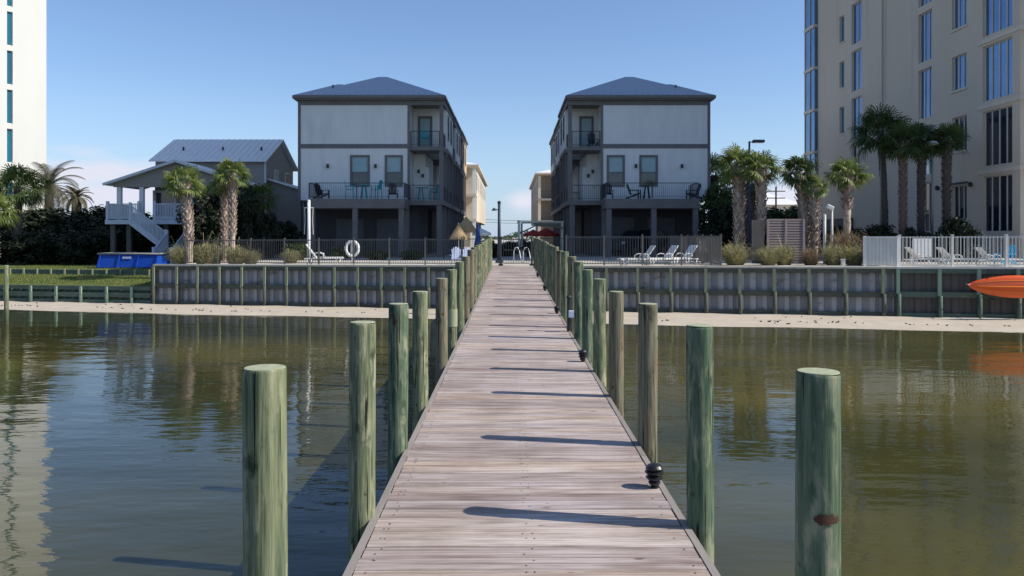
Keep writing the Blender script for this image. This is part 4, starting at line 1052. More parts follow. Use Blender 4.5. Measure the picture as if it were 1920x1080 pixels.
# ------------------------------------------------------------------ palms
def fan_crown(seed, rad, n, m, droop=1.0, name='crown'):
    rg = random.Random(seed); b = MB()
    for i in range(n):
        az = i*2.39996+rg.uniform(-.3,.3); u = (i+.5)/n
        el = R(lerp(82, -52*droop, u**.85)+rg.uniform(-9,9))
        d = Vector((math.cos(az)*math.cos(el), math.sin(az)*math.cos(el), math.sin(el)))
        L1 = rad*rg.uniform(.38,.55); r_ = rad*rg.uniform(.50,.66)*(1 if u < .8 else .85)
        p0 = Vector((math.cos(az)*.08, math.sin(az)*.08, -.05)); mid = p0+d*L1*.55+Vector((0,0,.03)); p1 = p0+d*L1-Vector((0,0,.06*L1))
        base = .55 if u < .75 else .9
        b.k = base*rg.uniform(.5,1.1)
        b.tube([p0,mid,p1],[.022,.016,.012],4,False)
        side = d.cross(Vector((0,0,1)))
        side = side.normalized() if side.length > .05 else Vector((1,0,0))
        side = (Matrix.Rotation(rg.uniform(-.7,.7),3,d)@side)
        up = side.cross(d).normalized(); nb = 19; kk = rg.uniform(.1,.75)+(.2 if u < .3 else 0)
        for j in range(nb):
            a = R(lerp(-118,118,j/(nb-1))+rg.uniform(-3,3)); ln = r_*(1-.28*abs(a)/2.1)*rg.uniform(.88,1.08)
            q = (d*math.cos(a)+side*math.sin(a)); q = (q+up*(.16*math.cos(a*1.3)-.10)-Vector((0,0,.10))).normalized()
            wv = (q.cross(up)).normalized()*(.021+.010*rad)
            b.k = min(1,max(0,kk+rg.uniform(-.18,.18)))
            a0 = p1+q*ln*.03; a1 = p1+q*ln*.55; a2 = p1+q*ln*.83-Vector((0,0,.13*ln*rg.uniform(.6,1.5))); a3 = p1+q*ln*.97-Vector((0,0,.38*ln*rg.uniform(.5,1.4)))
            bb = len(b.v)
            for pt, wf in ((a0,.35),(a1,1.0),(a2,.6)): b.v.append(tuple(pt-wv*wf)); b.v.append(tuple(pt+wv*wf))
            b.v.append(tuple(a3)); b.face((bb,bb+1,bb+3,bb+2)); b.face((bb+2,bb+3,bb+5,bb+4)); b.face((bb+4,bb+5,bb+6))
    return b
def feather_crown(seed, rad, n):
    rg = random.Random(seed); b = MB()
    for i in range(n):
        az = i*2.39996+rg.uniform(-.2,.2); u = (i+.5)/n; el = R(lerp(80,-20,u)); L_ = rad*rg.uniform(.9,1.15)
        h = Vector((math.cos(az),math.sin(az),0)); pts = []; p = Vector((0,0,0)); e = el; ns = 12
        for k in range(ns+1):
            pts.append(p.copy()); p = p+(h*math.cos(e)+Vector((0,0,math.sin(e))))*L_/ns; e -= R(5+5*k/ns+4*u)
        b.k = rg.uniform(.4,.9); b.tube(pts,[.035*(1-k/ns*.8) for k in range(ns+1)],4,False)
        s_ = h.cross(Vector((0,0,1)))
        for k in range(2, ns*5):
            f = k/(ns*5); q = f*ns; i0 = min(ns-1,int(q)); pt = pts[i0].lerp(pts[i0+1],q-i0); tg = (pts[i0+1]-pts[i0]).normalized()
            ll = rad*.24*math.sin(math.pi*(.12+.82*f))
            for sg in (-1,1):
                d = (s_*sg*.8+tg*.55+Vector((0,0,.12-.4*f))).normalized(); b.k = min(1,max(0,rg.gauss(.45+.3*u,.2))); wv = tg*.022
                e_ = pt+d*ll-Vector((0,0,.12*ll)); b.poly([pt-wv,pt+wv,e_+wv*.2]) 
    return b
def boots_trunk(h, r0, r1, seed, boots=1.0, lean=(0,0), start=.12):
    rg = random.Random(seed); b = MB(); n = 14; rows = int(h/.12)
    def cx(f): return Vector((lean[0]*f*f, lean[1]*f*f, f*h))
    bb = 0
    for i in range(rows+1):
        f = i/rows; c = cx(f); r = lerp(r0,r1,f)*(1+.04*math.sin(i*1.3))
        for j in range(n): a = 2*math.pi*j/n; rr = r*(1+.05*math.sin(3*a+i)+rg.uniform(-.03,.03)); b.v.append((c.x+rr*math.cos(a), c.y+rr*math.sin(a), c.z))
    for i in range(rows):
        for j in range(n): b.k = rg.uniform(.35,1); k = (j+1) % n; b.face((i*n+j,i*n+k,(i+1)*n+k,(i+1)*n+j))
    if boots:
        z = start*h; i = 0
        while z < h*.985:
            f = z/h; c = cx(f); r = lerp(r0,r1,f)
            for j in range(6):
                a = 2*math.pi*(j+(.5 if i % 2 else 0))/6+rg.uniform(-.12,.12); b.k = rg.uniform(0,.75)
                o = Vector((math.cos(a),math.sin(a),0)); s_ = Vector((-math.sin(a),math.cos(a),0)); wd = r*.42
                base = c+o*r*.86; tip = c+o*(r*1.0+.15*boots*rg.uniform(.6,1.3))+Vector((0,0,.22*rg.uniform(.8,1.15)))
                tw = wd*.45
                b.hexa([base-s_*wd-Vector((0,0,.05)), base+s_*wd-Vector((0,0,.05)), base+s_*wd*.8+o*.02+Vector((0,0,-.03)), base-s_*wd*.8+o*.02+Vector((0,0,-.03)), tip-s_*tw-o*.03, tip+s_*tw-o*.03, tip+s_*tw+o*.01, tip-s_*tw+o*.01])
            z += .175; i += 1
    return b
crowns = {}
def palm(px, D, ytop, ybase_z, rad, seed, label, name='sabal_palm', cm='frond', tm='trunk', h_extra=0, r0=.17, r1=.24, n=34, boots=1.0, droop=1.0, lean=(0,0), group=None, start=.12, sc=None):
    x = XP(px, D); zb = ybase_z; ztop = ZP(ytop, D)       # ytop: image row of the crown centre
    t = thing(name, (x,D,zb), label, 'palm tree', group); h = ztop-zb
    b = boots_trunk(h, r0, r1, seed, boots, lean, start); tr = b.build('trunk', M[tm], None, origin=(0,0,0)); tr.parent = t
    key = (seed % 5, rad, n, droop, cm)
    if key not in crowns:
        b = fan_crown(seed, rad, n, M[cm], droop); o = b.build('crown', M[cm], None, origin=(0,0,0)); crowns[key] = o.data; 
    else: o = bpy.data.objects.new('crown', crowns[key]); COL.objects.link(o)
    o.parent = t; o.location = (lean[0],lean[1],h+.05); o.rotation_euler = (0,0,seed*1.3)
    return t
g = 'cabbage palms with stubby trunks along the seawall'
palm(355, 41.5, 345, -.1, 1.2, 1, 'short palm with rough bleached trunk in front of the cottage stairs', group=g, boots=.7, r0=.17, r1=.24, n=25, lean=(-.25,0), start=.3, droop=0.8)
palm(421, 44, 345, .25, 0.95, 2, 'slimmer left palm of the crossed pair beside the cottage', group=g, r0=.13, r1=.15, n=20, boots=.7, droop=0.8)
palm(436, 43, 325, .25, 1.05, 3, 'taller right palm of the crossed pair beside the cottage', group=g, r0=.13, r1=.17, n=24, boots=.7, start=.3, droop=0.85)
palm(486, 50, 372, .25, 1.3, 4, 'dark palm in shade between the crossed palms and the left house', group=g, cm='fronddark', tm='trunkdark', n=26)
palm(1386, 40.4, 312, .3, 1.35, 6, 'thick-trunked palm nearest the right house', group=g, r0=.22, r1=.25, n=30, start=.05, boots=.8, droop=0.7)
palm(1427, 39.3, 318, .3, 1.2, 7, 'palm in front of the slatted enclosure, its trunk narrowing below', group=g, r0=.13, r1=.22, n=26, start=.3, boots=.8, droop=0.75)
palm(1407, 46, 345, .3, 1.2, 8, 'palm half hidden behind the two large palms', group=g, r0=.2, r1=.24, n=26, cm='fronddark', tm='trunkdark')
palm(1511, 39.4, 322, .3, 1.1, 9, 'dark-crowned palm at the right end of the slatted enclosure', group=g, r0=.19, r1=.24, n=24, cm='fronddark', lean=(-.35,0), start=.1, droop=0.9)
palm(1528, 39.0, 352, .3, 0.75, 11, 'small-crowned palm leaning against the dark-crowned one', group=g, r0=.13, r1=.19, n=18, start=.2, droop=0.8)
palm(1588, 40.0, 330, .3, 1.2, 12, 'single fresh green palm with a smooth lower trunk before the tower', group=g, r0=.15, r1=.20, n=26, start=.62, droop=0.75)
g = 'dark palms standing against the beige tower'
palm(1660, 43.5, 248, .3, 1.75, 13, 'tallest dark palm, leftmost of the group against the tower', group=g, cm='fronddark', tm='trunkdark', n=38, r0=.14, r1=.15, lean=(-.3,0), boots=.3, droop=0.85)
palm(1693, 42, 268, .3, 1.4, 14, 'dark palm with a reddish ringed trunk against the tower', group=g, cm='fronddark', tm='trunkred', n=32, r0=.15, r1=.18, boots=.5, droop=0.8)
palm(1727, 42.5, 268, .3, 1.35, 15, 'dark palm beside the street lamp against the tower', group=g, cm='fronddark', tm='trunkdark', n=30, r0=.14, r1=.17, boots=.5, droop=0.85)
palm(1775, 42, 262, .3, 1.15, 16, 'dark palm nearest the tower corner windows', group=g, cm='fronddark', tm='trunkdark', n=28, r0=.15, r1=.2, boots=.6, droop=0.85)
palm(34, 52, 352, -.16, 1.9, 17, 'dark palm with a straight trunk in front of the white tower', cm='fronddark', tm='trunkdark', n=38, r0=.2, r1=.22, boots=.4, group='dark palms left of the cottage', droop=0.85)
palm(-12, 47, 395, -.16, 1.45, 18, 'light green palm crown cut off at the far left edge', n=32, r0=.2, r1=.22, group='dark palms left of the cottage')
palm(1338, 56, 330, .3, 1.9, 19, 'palm showing beside the outer wall of the right house', cm='frond', tm='trunkdark', n=34, group='cabbage palms with stubby trunks along the seawall')
def date_palm(px, D, y, rad, seed, label):
    x = XP(px,D); h = ZP(y,D)+.16; t = thing('date_palm', (x,D,-.16), label, 'palm tree')
    tr = boots_trunk(h,.3,.3,seed,.5).build('trunk', M['trunkdark'], None, origin=(0,0,0)); tr.parent = t
    o = feather_crown(seed, rad, 34).build('crown', M['frondgrey'], None, origin=(0,0,0)); o.parent = t; o.location = (0,0,h)
date_palm(92, 66, 350, 3.2, 21, 'large date palm with arching feather fronds right of the white tower')
date_palm(142, 70, 372, 1.7, 22, 'small date palm just right of the large one')

# ------------------------------------------------------------------ broadleaf trees, shrubs, grasses
def leaf_cloud(seed, rx, ry, rz, clumps, leaves, size):
    rg = random.Random(seed); b = MB()
    for c in range(clumps):
        while True:
            p = Vector((rg.uniform(-1,1),rg.uniform(-1,1),rg.uniform(-1,1)))
            if .25 < p.length < 1: break
        p = Vector((p.x*rx,p.y*ry,p.z*rz)); cr = rg.uniform(.22,.42)*min(rx,rz); tone = rg.uniform(.1,.8)
        for i in range(leaves):
            d = Vector((rg.gauss(0,1),rg.gauss(0,1),rg.gauss(0,.8))).normalized()*cr*rg.random()**.4; q = p+d
            nrm = (d.normalized()+Vector((rg.uniform(-.8,.8),rg.uniform(-.8,.8),rg.uniform(-.3,1)))).normalized()
            a = nrm.orthogonal().normalized(); a = Matrix.Rotation(rg.uniform(0,6.28),3,nrm)@a; c_ = nrm.cross(a); s_ = size*rg.uniform(.6,1.3)
            b.k = min(1,max(0,tone+rg.uniform(-.2,.3))); b.poly([q-a*s_,q+c_*s_*.45,q+a*s_,q-c_*s_*.45])
    return b
clouds = {}
def tree(px, D, ytop, ybot_z, rx, label, m='leafdark', seed=0, group=None, name='broadleaf_tree', cat='tree', wide=None, low=.25):
    x = XP(px,D); zt_ = ZP(ytop,D); h = zt_-ybot_z; t = thing(name,(x,D,ybot_z),label,cat,group)
    key = (seed % 3, m)
    if key not in clouds: o = leaf_cloud(seed+100,1,1,1,46,130,.085).build('crown', M[m], None, origin=(0,0,0)); clouds[key] = o.data
    else: o = bpy.data.objects.new('crown', clouds[key]); COL.objects.link(o)
    rz = h*(1-low)/2; o.parent = t; o.location = (0,0,h-rz); o.scale = (rx,rx*.9,rz); o.rotation_euler = (0,0,seed*.9)
    b = MB(); b.tube([(0,0,-.1),(.05,0,h*.3),(-.05,.05,h*.55)],[.14,.11,.07],8)
    for a in (0,2.1,4.2): b.tube([(0,0,h*.35),(math.cos(a)*rx*.5,math.sin(a)*rx*.4,h*.7)],[.07,.03],6)
    o = b.build('trunk', M['bark'], None, origin=(0,0,0)); o.parent = t
    return t
g = 'dark trees behind the lawn left of the cottage'
for i, (px, D, yt, rx, lb) in enumerate(((-20,56,385,3.0,'dark tree at the far left edge behind the palm'), (58,58,398,2.6,'dark tree between the white tower and the straight palm trunk'), (104,57,392,2.4,'dark tree below the large date palm'), (150,58,397,2.2,'dark tree below the small date palm'), (195,60,393,2.2,'dark tree meeting the cottage porch roof gap'), (232,62,400,2.2,'dark tree behind the porch stilts'), (280,64,402,2.4,'dark tree behind the cottage stairs'))):
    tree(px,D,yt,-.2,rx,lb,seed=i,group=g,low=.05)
g = 'dark shrubs at the back of the lawn'
for i, (px, D, yt, rx, lb) in enumerate(((5,52,440,1.5,'dark shrub at the far left edge of the lawn'),(62,52,436,1.5,'dark shrub right of the straight palm trunk'),(105,53,430,1.6,'dark shrub in the middle of the lawn edge'),(150,52,436,1.5,'dark shrub left of the blue pool'),(200,53,428,1.5,'dark shrub right behind the blue pool'),(265,54,430,1.4,'dark shrub under the cottage stairs'))):
    tree(px,D,yt,-.2,rx,lb,seed=i+10,group=g,name='shrub',cat='shrub',low=.0)
g = 'dark trees around the cottage and left house'
for i, (px, D, yt, rx, lb) in enumerate(((392,48,352,1.6,'dark tree between the short palm and the crossed pair'),(462,49.5,352,1.0,'dark tree just right of the crossed palms'),(500,50,405,.9,'dark low tree in front of the cottage gable end'),(538,52,415,.9,'dark shrubby tree touching the outer wall of the left house'),(330,52.5,415,1.2,'dark tree behind the lower stair railing'))):
    tree(px,D,yt,.1,rx,lb,seed=i+20,group=g,low=.08)
g = 'green trees and shrubs between the right house and the tower'
for i, (px, D, yt, rx, m, lb) in enumerate(((1345,52,350,1.4,'leafmid','green shrubby tree touching the outer wall of the right house'),(1362,50,385,1.5,'leafdark','dark shrub behind the thick-trunked palm'),(1402,52,380,1.3,'leafmid','shrub seen between the two large palms'),(1472,56,388,1.9,'leafmid','rounded green shrub behind the slatted enclosure'),(1440,58,398,1.4,'leafdark','dark shrub behind the left of the slatted enclosure'),(1560,47,428,1.3,'leafdark','dark low shrub behind the two white poles'),(1655,42,425,1.3,'leafdark','dark low shrub left of the reddish palm'),(1795,40.4,408,1.0,'leafdark','dark bush below the dark bar on the tower wall'),(1720,41.5,430,1.2,'leafdark','dark low shrub at the foot of the street lamp'),(1620,44,432,1.2,'leafdark','dark low shrub behind the white fence'))):
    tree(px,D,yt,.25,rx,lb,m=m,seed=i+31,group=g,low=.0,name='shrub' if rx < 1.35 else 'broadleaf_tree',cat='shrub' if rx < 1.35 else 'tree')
g = 'shrubs behind the left pool fence'
for i, (px, D, yt, rx, lb) in enumerate(((560,46.6,455,.7,'green shrub behind the left fence near the white pole'),(636,46.6,462,.6,'green shrub behind the left fence beside the life ring'),(705,46.6,470,.7,'low green shrub behind the middle of the left fence'),(770,46.6,470,.7,'low green shrub behind the right part of the left fence'))):
    tree(px,D,yt,.25,rx,lb,m='leafmid',seed=i+50,group=g,low=.0,name='shrub',cat='shrub')
g = 'dark shrubs seen through the pier gate'
for i, (px, D, yt, rx, lb) in enumerate(((928,50,452,.55,'dark shrub seen between the last left pile and the post lamp'),(955,54,456,.8,'dark low shrub seen through the left of the gate'),(1004,52,452,.8,'dark low shrub seen through the right of the gate'),(975,66,449,1.2,'dark shrub farther down the lane beyond the gate'))):
    tree(px,D,yt,.25,rx,lb,seed=i+60,group=g,low=.0,name='shrub',cat='shrub')
def tuft(seed, n=900):
    rg = random.Random(seed); b = MB()
    for i in range(n):
        a = rg.uniform(0,6.28); r0 = rg.random()**.7*.32; x, y = r0*math.cos(a), r0*math.sin(a); h = rg.uniform(.35,1.12)*(1-.45*(r0/.32)**2)*(1.45 if rg.random() < .06 else 1); out_ = rg.uniform(.05,.75); a2 = a+rg.uniform(-.6,.6)
        d = Vector((math.cos(a2),math.sin(a2),0)); s_ = Vector((-d.y,d.x,0))*.008; b.k = min(1,max(0,rg.gauss(.5,.28)))
        p0 = Vector((x,y,0)); p1 = p0+d*out_*.35+Vector((0,0,h*.65)); p2 = p0+d*out_*.8+Vector((0,0,h*.95)); p3 = p0+d*out_*1.15+Vector((0,0,h*.82))
        bb = len(b.v)
        for p_, wf in ((p0,1),(p1,1),(p2,.7)): b.v.append(tuple(p_-s_*wf)); b.v.append(tuple(p_+s_*wf))
        b.v.append(tuple(p3)); b.face((bb,bb+1,bb+3,bb+2)); b.face((bb+2,bb+3,bb+5,bb+4)); b.face((bb+4,bb+5,bb+6))
    return b
tm_ = {k: tuft(5+i, 1000).build('tuft_src', M[k], None, origin=(0,0,0)) for i, k in enumerate(('tuft','tuftred'))}
tmesh = {k: o.data for k, o in tm_.items()}
for o in tm_.values(): bpy.data.objects.remove(o)
g = 'clumps of ornamental grass along the seawall'
for i, (px, D, h, w_, m, lb) in enumerate(((1378,36.3,1.0,1.1,'tuft','large pale grass clump right of the brown return fence'),(1440,36.0,.85,.9,'tuft','greenish grass clump at the foot of the second large palm'),(1470,36.3,.95,.9,'tuft','tan grass clump in front of the slatted enclosure'),(1520,36.0,.75,.75,'tuftred','small brownish grass clump below the leaning palm'),(1562,36.0,.95,.9,'tuft','green-tan grass clump under the two white poles'),(1602,35.8,.9,.95,'tuft','tan grass clump touching the white board fence'),(1585,37.6,1.55,1.3,'tuftred','tall reddish brown grass clump below the fresh green palm'),
      (335,39.0,.95,.8,'tuft','pale grass clump left of the short palm trunk'),(383,38.8,1.1,1.0,'tuft','pale plumed grass clump right of the short palm trunk'),(402,39.4,1.05,.8,'tuft','green grass clump at the start of the left fence'),(442,39.3,.95,1.0,'tuft','tall grass clump behind the fence below the crossed palms'),(470,39.5,.75,.8,'tuft','grass clump behind the left fence near the life ring side'),(545,41,.7,.8,'tuft','grass clump behind the left fence near the lone lounger'))):
    x = XP(px,D); o = bpy.data.objects.new('grass_clump', tmesh[m]); COL.objects.link(o); o.location = (x,D,gz(x) if px > 330 else .2); o.scale = (w_,w_,h); o.rotation_euler = (0,0,i*1.7)
    tag(o, lb, 'grass clump', g)
# far tree line along the horizon
b = MB(); rg = random.Random(77)
for i in range(5200):
    x = rg.uniform(-190,190); z = rg.uniform(0,1)**.8*(2.6+1.2*math.sin(x*.11)+.8*math.sin(x*.37)); y = 330+rg.uniform(-9,9); s_ = rg.uniform(.3,.8); b.k = rg.random()
    a = rg.uniform(0,3.14); b.poly([(x-s_*math.cos(a),y,z-s_*math.sin(a)),(x+s_*.6*math.sin(a),y+.3,z-s_*.5*math.cos(a)),(x+s_*math.cos(a),y,z+s_*math.sin(a)),(x-s_*.6*math.sin(a),y-.3,z+s_*.5*math.cos(a))])
tag(b.build('distant_woods', M['distant'], origin=(0,330,0)), 'thin dark line of far trees on the horizon between the houses', 'woods', kind='stuff')

# ------------------------------------------------------------------ street furniture and small things
def lamp(px, D, ytop, label, m='poleblue', head='box', base=None, wd=.07, dirx=1):
    x = XP(px,D); zt_ = ZP(ytop,D); z0 = gz(min(x,60)) if base is None else base
    t = thing('street_lamp',(x,D,z0),label,'lamp'); b = MB(); b.tube([(x,D,z0),(x,D,zt_)],[wd,wd*.75],12); b.build('pole', M[m], t, smooth=True)
    b = MB(); b.cbox((x,D,z0+.08),(wd*4,wd*4,.16)); b.build('base_plate', M[m], t)
    if head == 'box':
        b = MB(); b.beam((x,D,zt_-.06),(x+dirx*.25,D,zt_-.02),.05,.05); b.build('arm', M[m], t)
        b = MB(); b.cbox((x+dirx*.5,D,zt_),(.62,.34,.16)); hd = b.build('lamp_head', M[m], t, bevel=.03)
        b = MB(); b.cbox((x+dirx*.5,D,zt_-.085),(.5,.26,.012)); b.build('lens', M['lens'], hd)
    elif head == 'dome':
        b = MB(); b.lathe((x,D,zt_),[(.06,-.12),(.30,-.10),(.31,-.04),(.22,.08),(.05,.13)],20); hd = b.build('lamp_head', M['white'], t, smooth=False)
        b = MB(); b.lathe((x,D,zt_-.14),[(.22,-.0),(.24,.03)],20); b.build('lens', M['lens'], hd)
    elif head == 'small':
        b = MB(); b.beam((x,D,zt_-.35),(x-.2,D,zt_-.30),.04,.04); b.build('arm', M[m], t)
        b = MB(); b.lathe((x-.26,D,zt_-.38),[(.13,0),(.12,.04),(.05,.12),(.02,.15)],12); b.build('lamp_head', M['poleblue'], t)
        b = MB(); b.lathe((x,D,zt_),[(.09,-.02),(.09,.08),(.03,.12)],12); b.build('finial', M['poleblue'], t)
    elif head == 'flood':
        b = MB(); b.cbox((x-.13,D-.06,zt_+.03),(.34,.2,.2),ry=R(25)); hd = b.build('lamp_head', M['white'], t, bevel=.03)
        b = MB(); b.cbox((x-.15,D-.175,zt_+.02),(.26,.012,.14),ry=R(25)); b.build('lens', M['lens'], hd)
    return t
lamp(936, 40.5, 381, 'dark post lamp rising past the pier gate between the houses', head='small', wd=.095)
lamp(1405, 44, 265, 'dark street lamp with a flat head behind the large palms')
lamp(1748, 41.8, 268, 'grey street lamp with a pale domed head among the tower palms', m='polegrey', head='dome')
lamp(1560, 37.6, 390, 'white pole with a small floodlight above the grass clumps', m='offwhite', head='flood', wd=.06)
lamp(1651, 43, 263, 'lamp with a pale domed head half hidden in the tallest dark palm', m='polegrey', head='dome', wd=.05)
x = XP(1546,37.8); t = thing('timber_post',(x,37.8,gz(x)),'plain pale post left of the floodlight pole','post'); b = MB(); b.tube([(x,37.8,gz(x)),(x,37.8,ZP(403,37.8))],.07,12); b.build('shaft', M['offwhite'], t, smooth=True)
b = MB(); b.lathe((x,37.8,ZP(403,37.8)),[(.075,0),(.07,.03),(.02,.05)],12); b.build('cap', M['offwhite'], t)
# white shower pole with lines at the left
x = XP(579,38.4); z0 = gz(x); zt_ = ZP(377,38.4)
t = thing('shower_pole',(x,38.4,z0),'tall white pole with a small crossbar behind the left fence','pole')
b = MB(); b.tube([(x,38.4,z0),(x,38.4,zt_)],[.085,.075],14); b.build('pole', M['white'], t, smooth=True)
b = MB(); b.beam((x-.22,38.4,zt_-.32),(x+.22,38.4,zt_-.32),.05,.05); b.build('crossbar', M['white'], t)
for s_ in (-.2,.2): b = MB(); b.tube([(x+s_,38.4,zt_-.35),(x+s_*.9,38.4,zt_-.9),(x+s_*1.05,38.4,zt_-1.6)],.02,6); b.build('rope', M['offwhite'], t)
b = MB(); b.lathe((x,38.4,zt_),[(.09,0),(.06,.05),(.01,.07)],12); b.build('cap', M['white'], t)
# life ring on a stand
x = XP(661,39); z0 = gz(x); zc = ZP(466,39)
t = thing('life_ring_stand',(x,39,z0),'white life ring hung on a white post behind the left fence','life ring')
b = MB(); pts = [(x+.30*math.cos(a*math.pi/12), 38.92, zc+.36*math.sin(a*math.pi/12)) for a in range(25)]; b.tube(pts,.075,10,False); b.build('ring', M['white'], t, smooth=True)
b = MB(); b.box(x-.09,x+.09,38.99,39.03,zc-.30,zc+.34); b.build('bracket', M['offwhite'], t)
b = MB(); b.tube([(x-.02,39.08,z0),(x-.02,39.08,zc+.3)],.05,10); b.build('post', M['white'], t)
# pool hand rails beyond the gate
for i, (px, lb) in enumerate(((969,'left curved steel pool handrail seen through the gate'),(987,'right curved steel pool handrail seen through the gate'))):
    x = XP(px,39.5); t = thing('pool_handrail',(x,39.5,.3),lb,'handrail','pool handrails beyond the gate')
    b = MB(); b.tube([(x-.16,39.5,.31),(x-.15,39.5,.9),(x-.08,39.5,1.08),(x+.04,39.5,1.10),(x+.12,39.5,.95),(x+.20,39.5,.55),(x+.26,39.5,.31)],.026,10); b.build('tube', M['white'], t, smooth=True)
    b = MB(); 
    for q in (-.16,.26): b.lathe((x+q,39.5,.302),[(.05,0),(.05,.02),(.03,.03)],12)
    b.build('flange', M['white'], t)
# umbrellas
def umbrella(px, D, ytop, r, m, label, folded=False, base=None, drop=.5):
    x = XP(px,D); zt_ = ZP(ytop,D); z0 = gz(x) if base is None else base
    t = thing('patio_umbrella',(x,D,z0),label,'umbrella'); b = MB(); b.tube([(x,D,z0),(x,D,zt_)],.025,8); b.build('pole', M['wood'], t)
    b = MB(); b.lathe((x,D,z0),[(.28,0),(.28,.06),(.06,.10),(.05,.3)],16); b.build('base', M['dark'], t)
    b = MB(); n = 16
    if folded: b.lathe((x,D,zt_),[(.16,-1.5),(.20,-1.2),(.13,-.7),(.09,-.3),(.03,0)],10)
    else:
        top = (x,D,zt_); ring = []
        for j in range(n): a = 2*math.pi*j/n; rr = r*(1 if j % 2 == 0 else .95); ring.append((x+rr*math.cos(a),D+rr*math.sin(a),zt_-drop*r+(.0 if j % 2 == 0 else .02)))
        for j in range(n):
            p_, q_ = ring[j], ring[(j+1) % n]; b.poly([top,p_,q_]); b.poly([p_,(p_[0],p_[1],p_[2]-.16),(q_[0],q_[1],q_[2]-.16),q_])
    b.build('canopy', m, t)
umbrella(874, 46, 405, .62, M['tan'], 'tan patio umbrella beside the left house, above the pier piles', drop=1.3)
umbrella(860, 45, 418, .5, M['tan'], 'smaller tan umbrella left of the larger tan one', drop=1.6)
umbrella(896, 44.5, 418, .5, M['bluecanvas'], 'folded dark blue umbrella at the end of the left piles', True)
umbrella(903, 47, 428, .55, M['white'], 'small white umbrella at the end of the left piles')
umbrella(1024, 60, 427, 1.0, M['redcanvas'], 'red umbrella under the timber pergola')
umbrella(1000, 64, 430, .8, M['redcanvas'], 'second red umbrella left of the pergola awning')
# timber pergola with awning between the rows
t = thing('pergola',(2.3,58,.3),'pale timber pergola with a tan awning between the two rows','pergola')
for px, D in ((973,56),(1054,56),(978,61),(1052,61)):
    x = XP(px,D); b = MB(); b.box(x-.08,x+.08,D-.08,D+.08,.3,ZP(417,56)); b.build('post', M['wood'], t)
zt_ = ZP(417,56); b = MB()
b.box(XP(971,56),XP(1057,56),55.9,56.1,zt_,zt_+.09); b.box(XP(978,61),XP(1054,61),60.9,61.1,zt_,zt_+.09); b.box(XP(973,56)-.08,XP(973,56)+.08,56.1,60.9,zt_+.0,zt_+.16); b.build('beam', M['wood'], t)
b = MB(); b.hexa([(XP(1003,56),55.5,zt_-.28),(XP(1056,56),55.5,zt_-.40),(XP(1056,56),59,zt_-.05),(XP(1003,56),59,zt_+.0),(XP(1003,56),55.5,zt_-.25),(XP(1056,56),55.5,zt_-.37),(XP(1056,56),59,zt_-.02),(XP(1003,56),59,zt_+.03)]); b.build('awning', M['tan'], t)
b = MB(); b.beam((XP(975,56),56.2,zt_-.75),(XP(1003,56),56.2,zt_-.25),.06,.08); b.build('brace', M['poleblue'], t)
# slatted enclosure
x0, x1 = XP(1440,38.2), XP(1507,38.2); z0 = gz(x0); zt_ = ZP(412,38.2)
t = thing('slatted_enclosure',((x0+x1)/2,38.6,z0),'brown slatted timber enclosure behind the grass clumps','enclosure')
b = MB(); z = z0+.05
while z < zt_: b.box(x0,x1,38.2,38.23,z,z+.085); z += .125
b.build('front_slats', M['slat'], t)
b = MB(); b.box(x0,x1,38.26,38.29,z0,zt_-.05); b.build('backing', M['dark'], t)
for x in (x0,(x0+x1)/2,x1): b = MB(); b.box(x-.05,x+.05,38.17,38.26,z0,zt_+.04); b.build('post', M['slat'], t)
xg = XP(1409,38.6); b = MB()
for i in range(6): u0, u1 = lerp(xg,x0-.06,i/6), lerp(xg,x0-.06,(i+1)/6); b.k = .5; b.box(u0+.004,u1-.004,38.55,38.58,z0,zt_)
b.build('board_panel', M['slatgrey'], t)
# low lit box on the seawall edge
x = XP(1554,35); t = thing('utility_box',(x,wally(x)+.6,gz(x)),'small pale box low at the foot of the two white poles','box'); b = MB(); b.cbox((x,wally(x)+.6,gz(x)+.16),(.14,.14,.32)); b.build('body', M['offwhite'], t, bevel=.015)
b = MB(); b.cbox((x,wally(x)+.6,gz(x)+.33),(.17,.17,.03)); b.build('lid', M['offwhite'], t)
# distant white roof, utility pole and wires
D = 120; x = XP(1462,D); t = thing('distant_house',(x,D,.3),'far low building with a white roof between the palms','house')
xa, xb = XP(1418,D), XP(1502,D); b = MB(); b.box(xa,xb,D,D+14,.3,ZP(384,D)); b.build('wall', M['cream'], t)
b = MB(); zz = ZP(384,D); zr = ZP(358,D+7); xm = XP(1455,D); b.hexa([(xa-.5,D-.6,zz),(xb+.5,D-.6,zz),(xb+.5,D+14,zz),(xa-.5,D+14,zz),(xm-2,D+6,zr),(xm-.5,D+6,zr),(xm-.5,D+7,zr),(xm-2,D+7,zr)]); b.build('roof', M['white'], t)
def upole(px, D, ytop, label):
    x = XP(px,D); zt_ = ZP(ytop,D); t = thing('utility_pole',(x,D,.3),label,'utility pole'); b = MB(); b.tube([(x,D,.3),(x,D,zt_)],[.16,.11],8); b.build('pole', M['bark'], t)
    for dz in (.6,1.5): b = MB(); b.beam((x-1.2,D,zt_-dz),(x+1.2,D,zt_-dz),.12,.12); b.build('crossarm', M['bark'], t)
upole(1455, 105, 350, 'thin utility pole with crossarms above the far white roof')
t = thing('utility_wires',(0,150,6),'thin utility wires crossing the gap between the two rows','wires')
for y in (411,416): b = MB(); b.tube([(XP(905+i*14,150),150,ZP(y,150)-.25*math.sin(math.pi*i/9)) for i in range(10)],.035,5); b.build('wire', M['bark'], t)

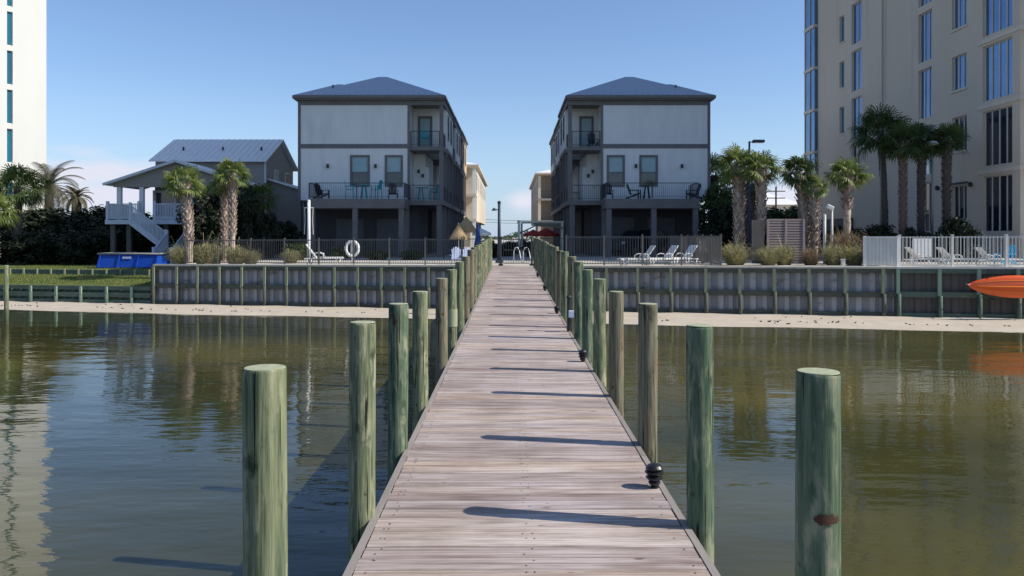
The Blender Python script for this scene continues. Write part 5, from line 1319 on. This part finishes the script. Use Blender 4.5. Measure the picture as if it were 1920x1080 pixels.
# parked car under the right house
t = thing('parked_car',(0,0,0),'dark SUV parked under the right house behind the fence','car')
prof_ = [(-2.3,.45),(-2.35,.8),(-2.25,1.05),(-1.2,1.14),(-.55,1.66),(.4,1.74),(1.5,1.70),(2.15,1.2),(2.3,1.0),(2.32,.5)]
b = MB(); bb = 0; Ws = [.90,.93,.93,.92,.70,.69,.70,.86,.92,.92]
for (x,z), w_ in zip(prof_,Ws): b.v += [(x,-w_,z),(x,w_,z)]
for i in range(len(prof_)-1): b.face((2*i,2*i+1,2*i+3,2*i+2))
# sides: lower body + cabin
for s_ in (0,1):
    lo = len(b.v); sg = -1 if s_ == 0 else 1
    b.v += [(x,sg*.93,.45) for x,_ in prof_]
    for i in range(len(prof_)-1):
        q = (lo+i,lo+i+1,2*(i+1)+s_,2*i+s_); b.face(q if s_ == 0 else q[::-1])
b.poly([(-2.3,-.93,.45),(-2.3,.93,.45),(2.3,.93,.45),(2.3,-.93,.45)])
b.build('body', M['carpaint'], t, origin=(0,0,0))
b = MB(); b.poly([(-1.15,-.80,1.17),(-1.15,.80,1.17),(-.60,.64,1.64),(-.60,-.64,1.64)]); b.v = [(x-.02,y,z+.015) for x,y,z in b.v]; b.build('windscreen', M['glass'], t, origin=(0,0,0))
b = MB(); b.poly([(1.56,-.64,1.67),(1.56,.64,1.67),(2.1,.78,1.25),(2.1,-.78,1.25)]); b.v = [(x+.02,y,z+.01) for x,y,z in b.v]; b.build('rear_window', M['glass'], t, origin=(0,0,0))
for s_ in (-1,1):
    b = MB(); pts = [(-.95,s_*.90,1.15),(-.5,s_*.735,1.60),(1.45,s_*.735,1.62),(1.95,s_*.88,1.22)]; b.poly(pts if s_ < 0 else pts[::-1]); b.v = [(x,y+s_*.02,z) for x,y,z in b.v]; b.build('side_window', M['glass'], t, origin=(0,0,0))
    b = MB(); b.beam((-.4,s_*.6,1.80),(1.4,s_*.6,1.78),.04,.04); b.build('roof_rail', M['rim'], t, origin=(0,0,0))
    for x in (-1.45,1.45):
        b = MB(); b.tube([(x,s_*.72,.36),(x,s_*.96,.36)],.36,24); wh = b.build('wheel', M['tyre'], t, origin=(0,0,0)); b = MB(); b.tube([(x,s_*.94,.36),(x,s_*.975,.36)],.22,18); b.build('rim', M['rim'], wh, origin=(0,0,0))
    b = MB(); b.cbox((-2.32,s_*.68,.88),(.08,.34,.16)); b.build('headlight', M['lens'], t, origin=(0,0,0)); b = MB(); b.cbox((2.31,s_*.78,1.0),(.07,.2,.24)); b.build('tail_light', M['redcanvas'], t, origin=(0,0,0))
x = XP(1187,56.2); t.location = (x, 53.4, gz(x)); t.rotation_euler = (0,0,R(38)); t.scale = (.95,.95,1.02)

for o in bpy.data.objects:
    if '_w' in o: del o['_w']
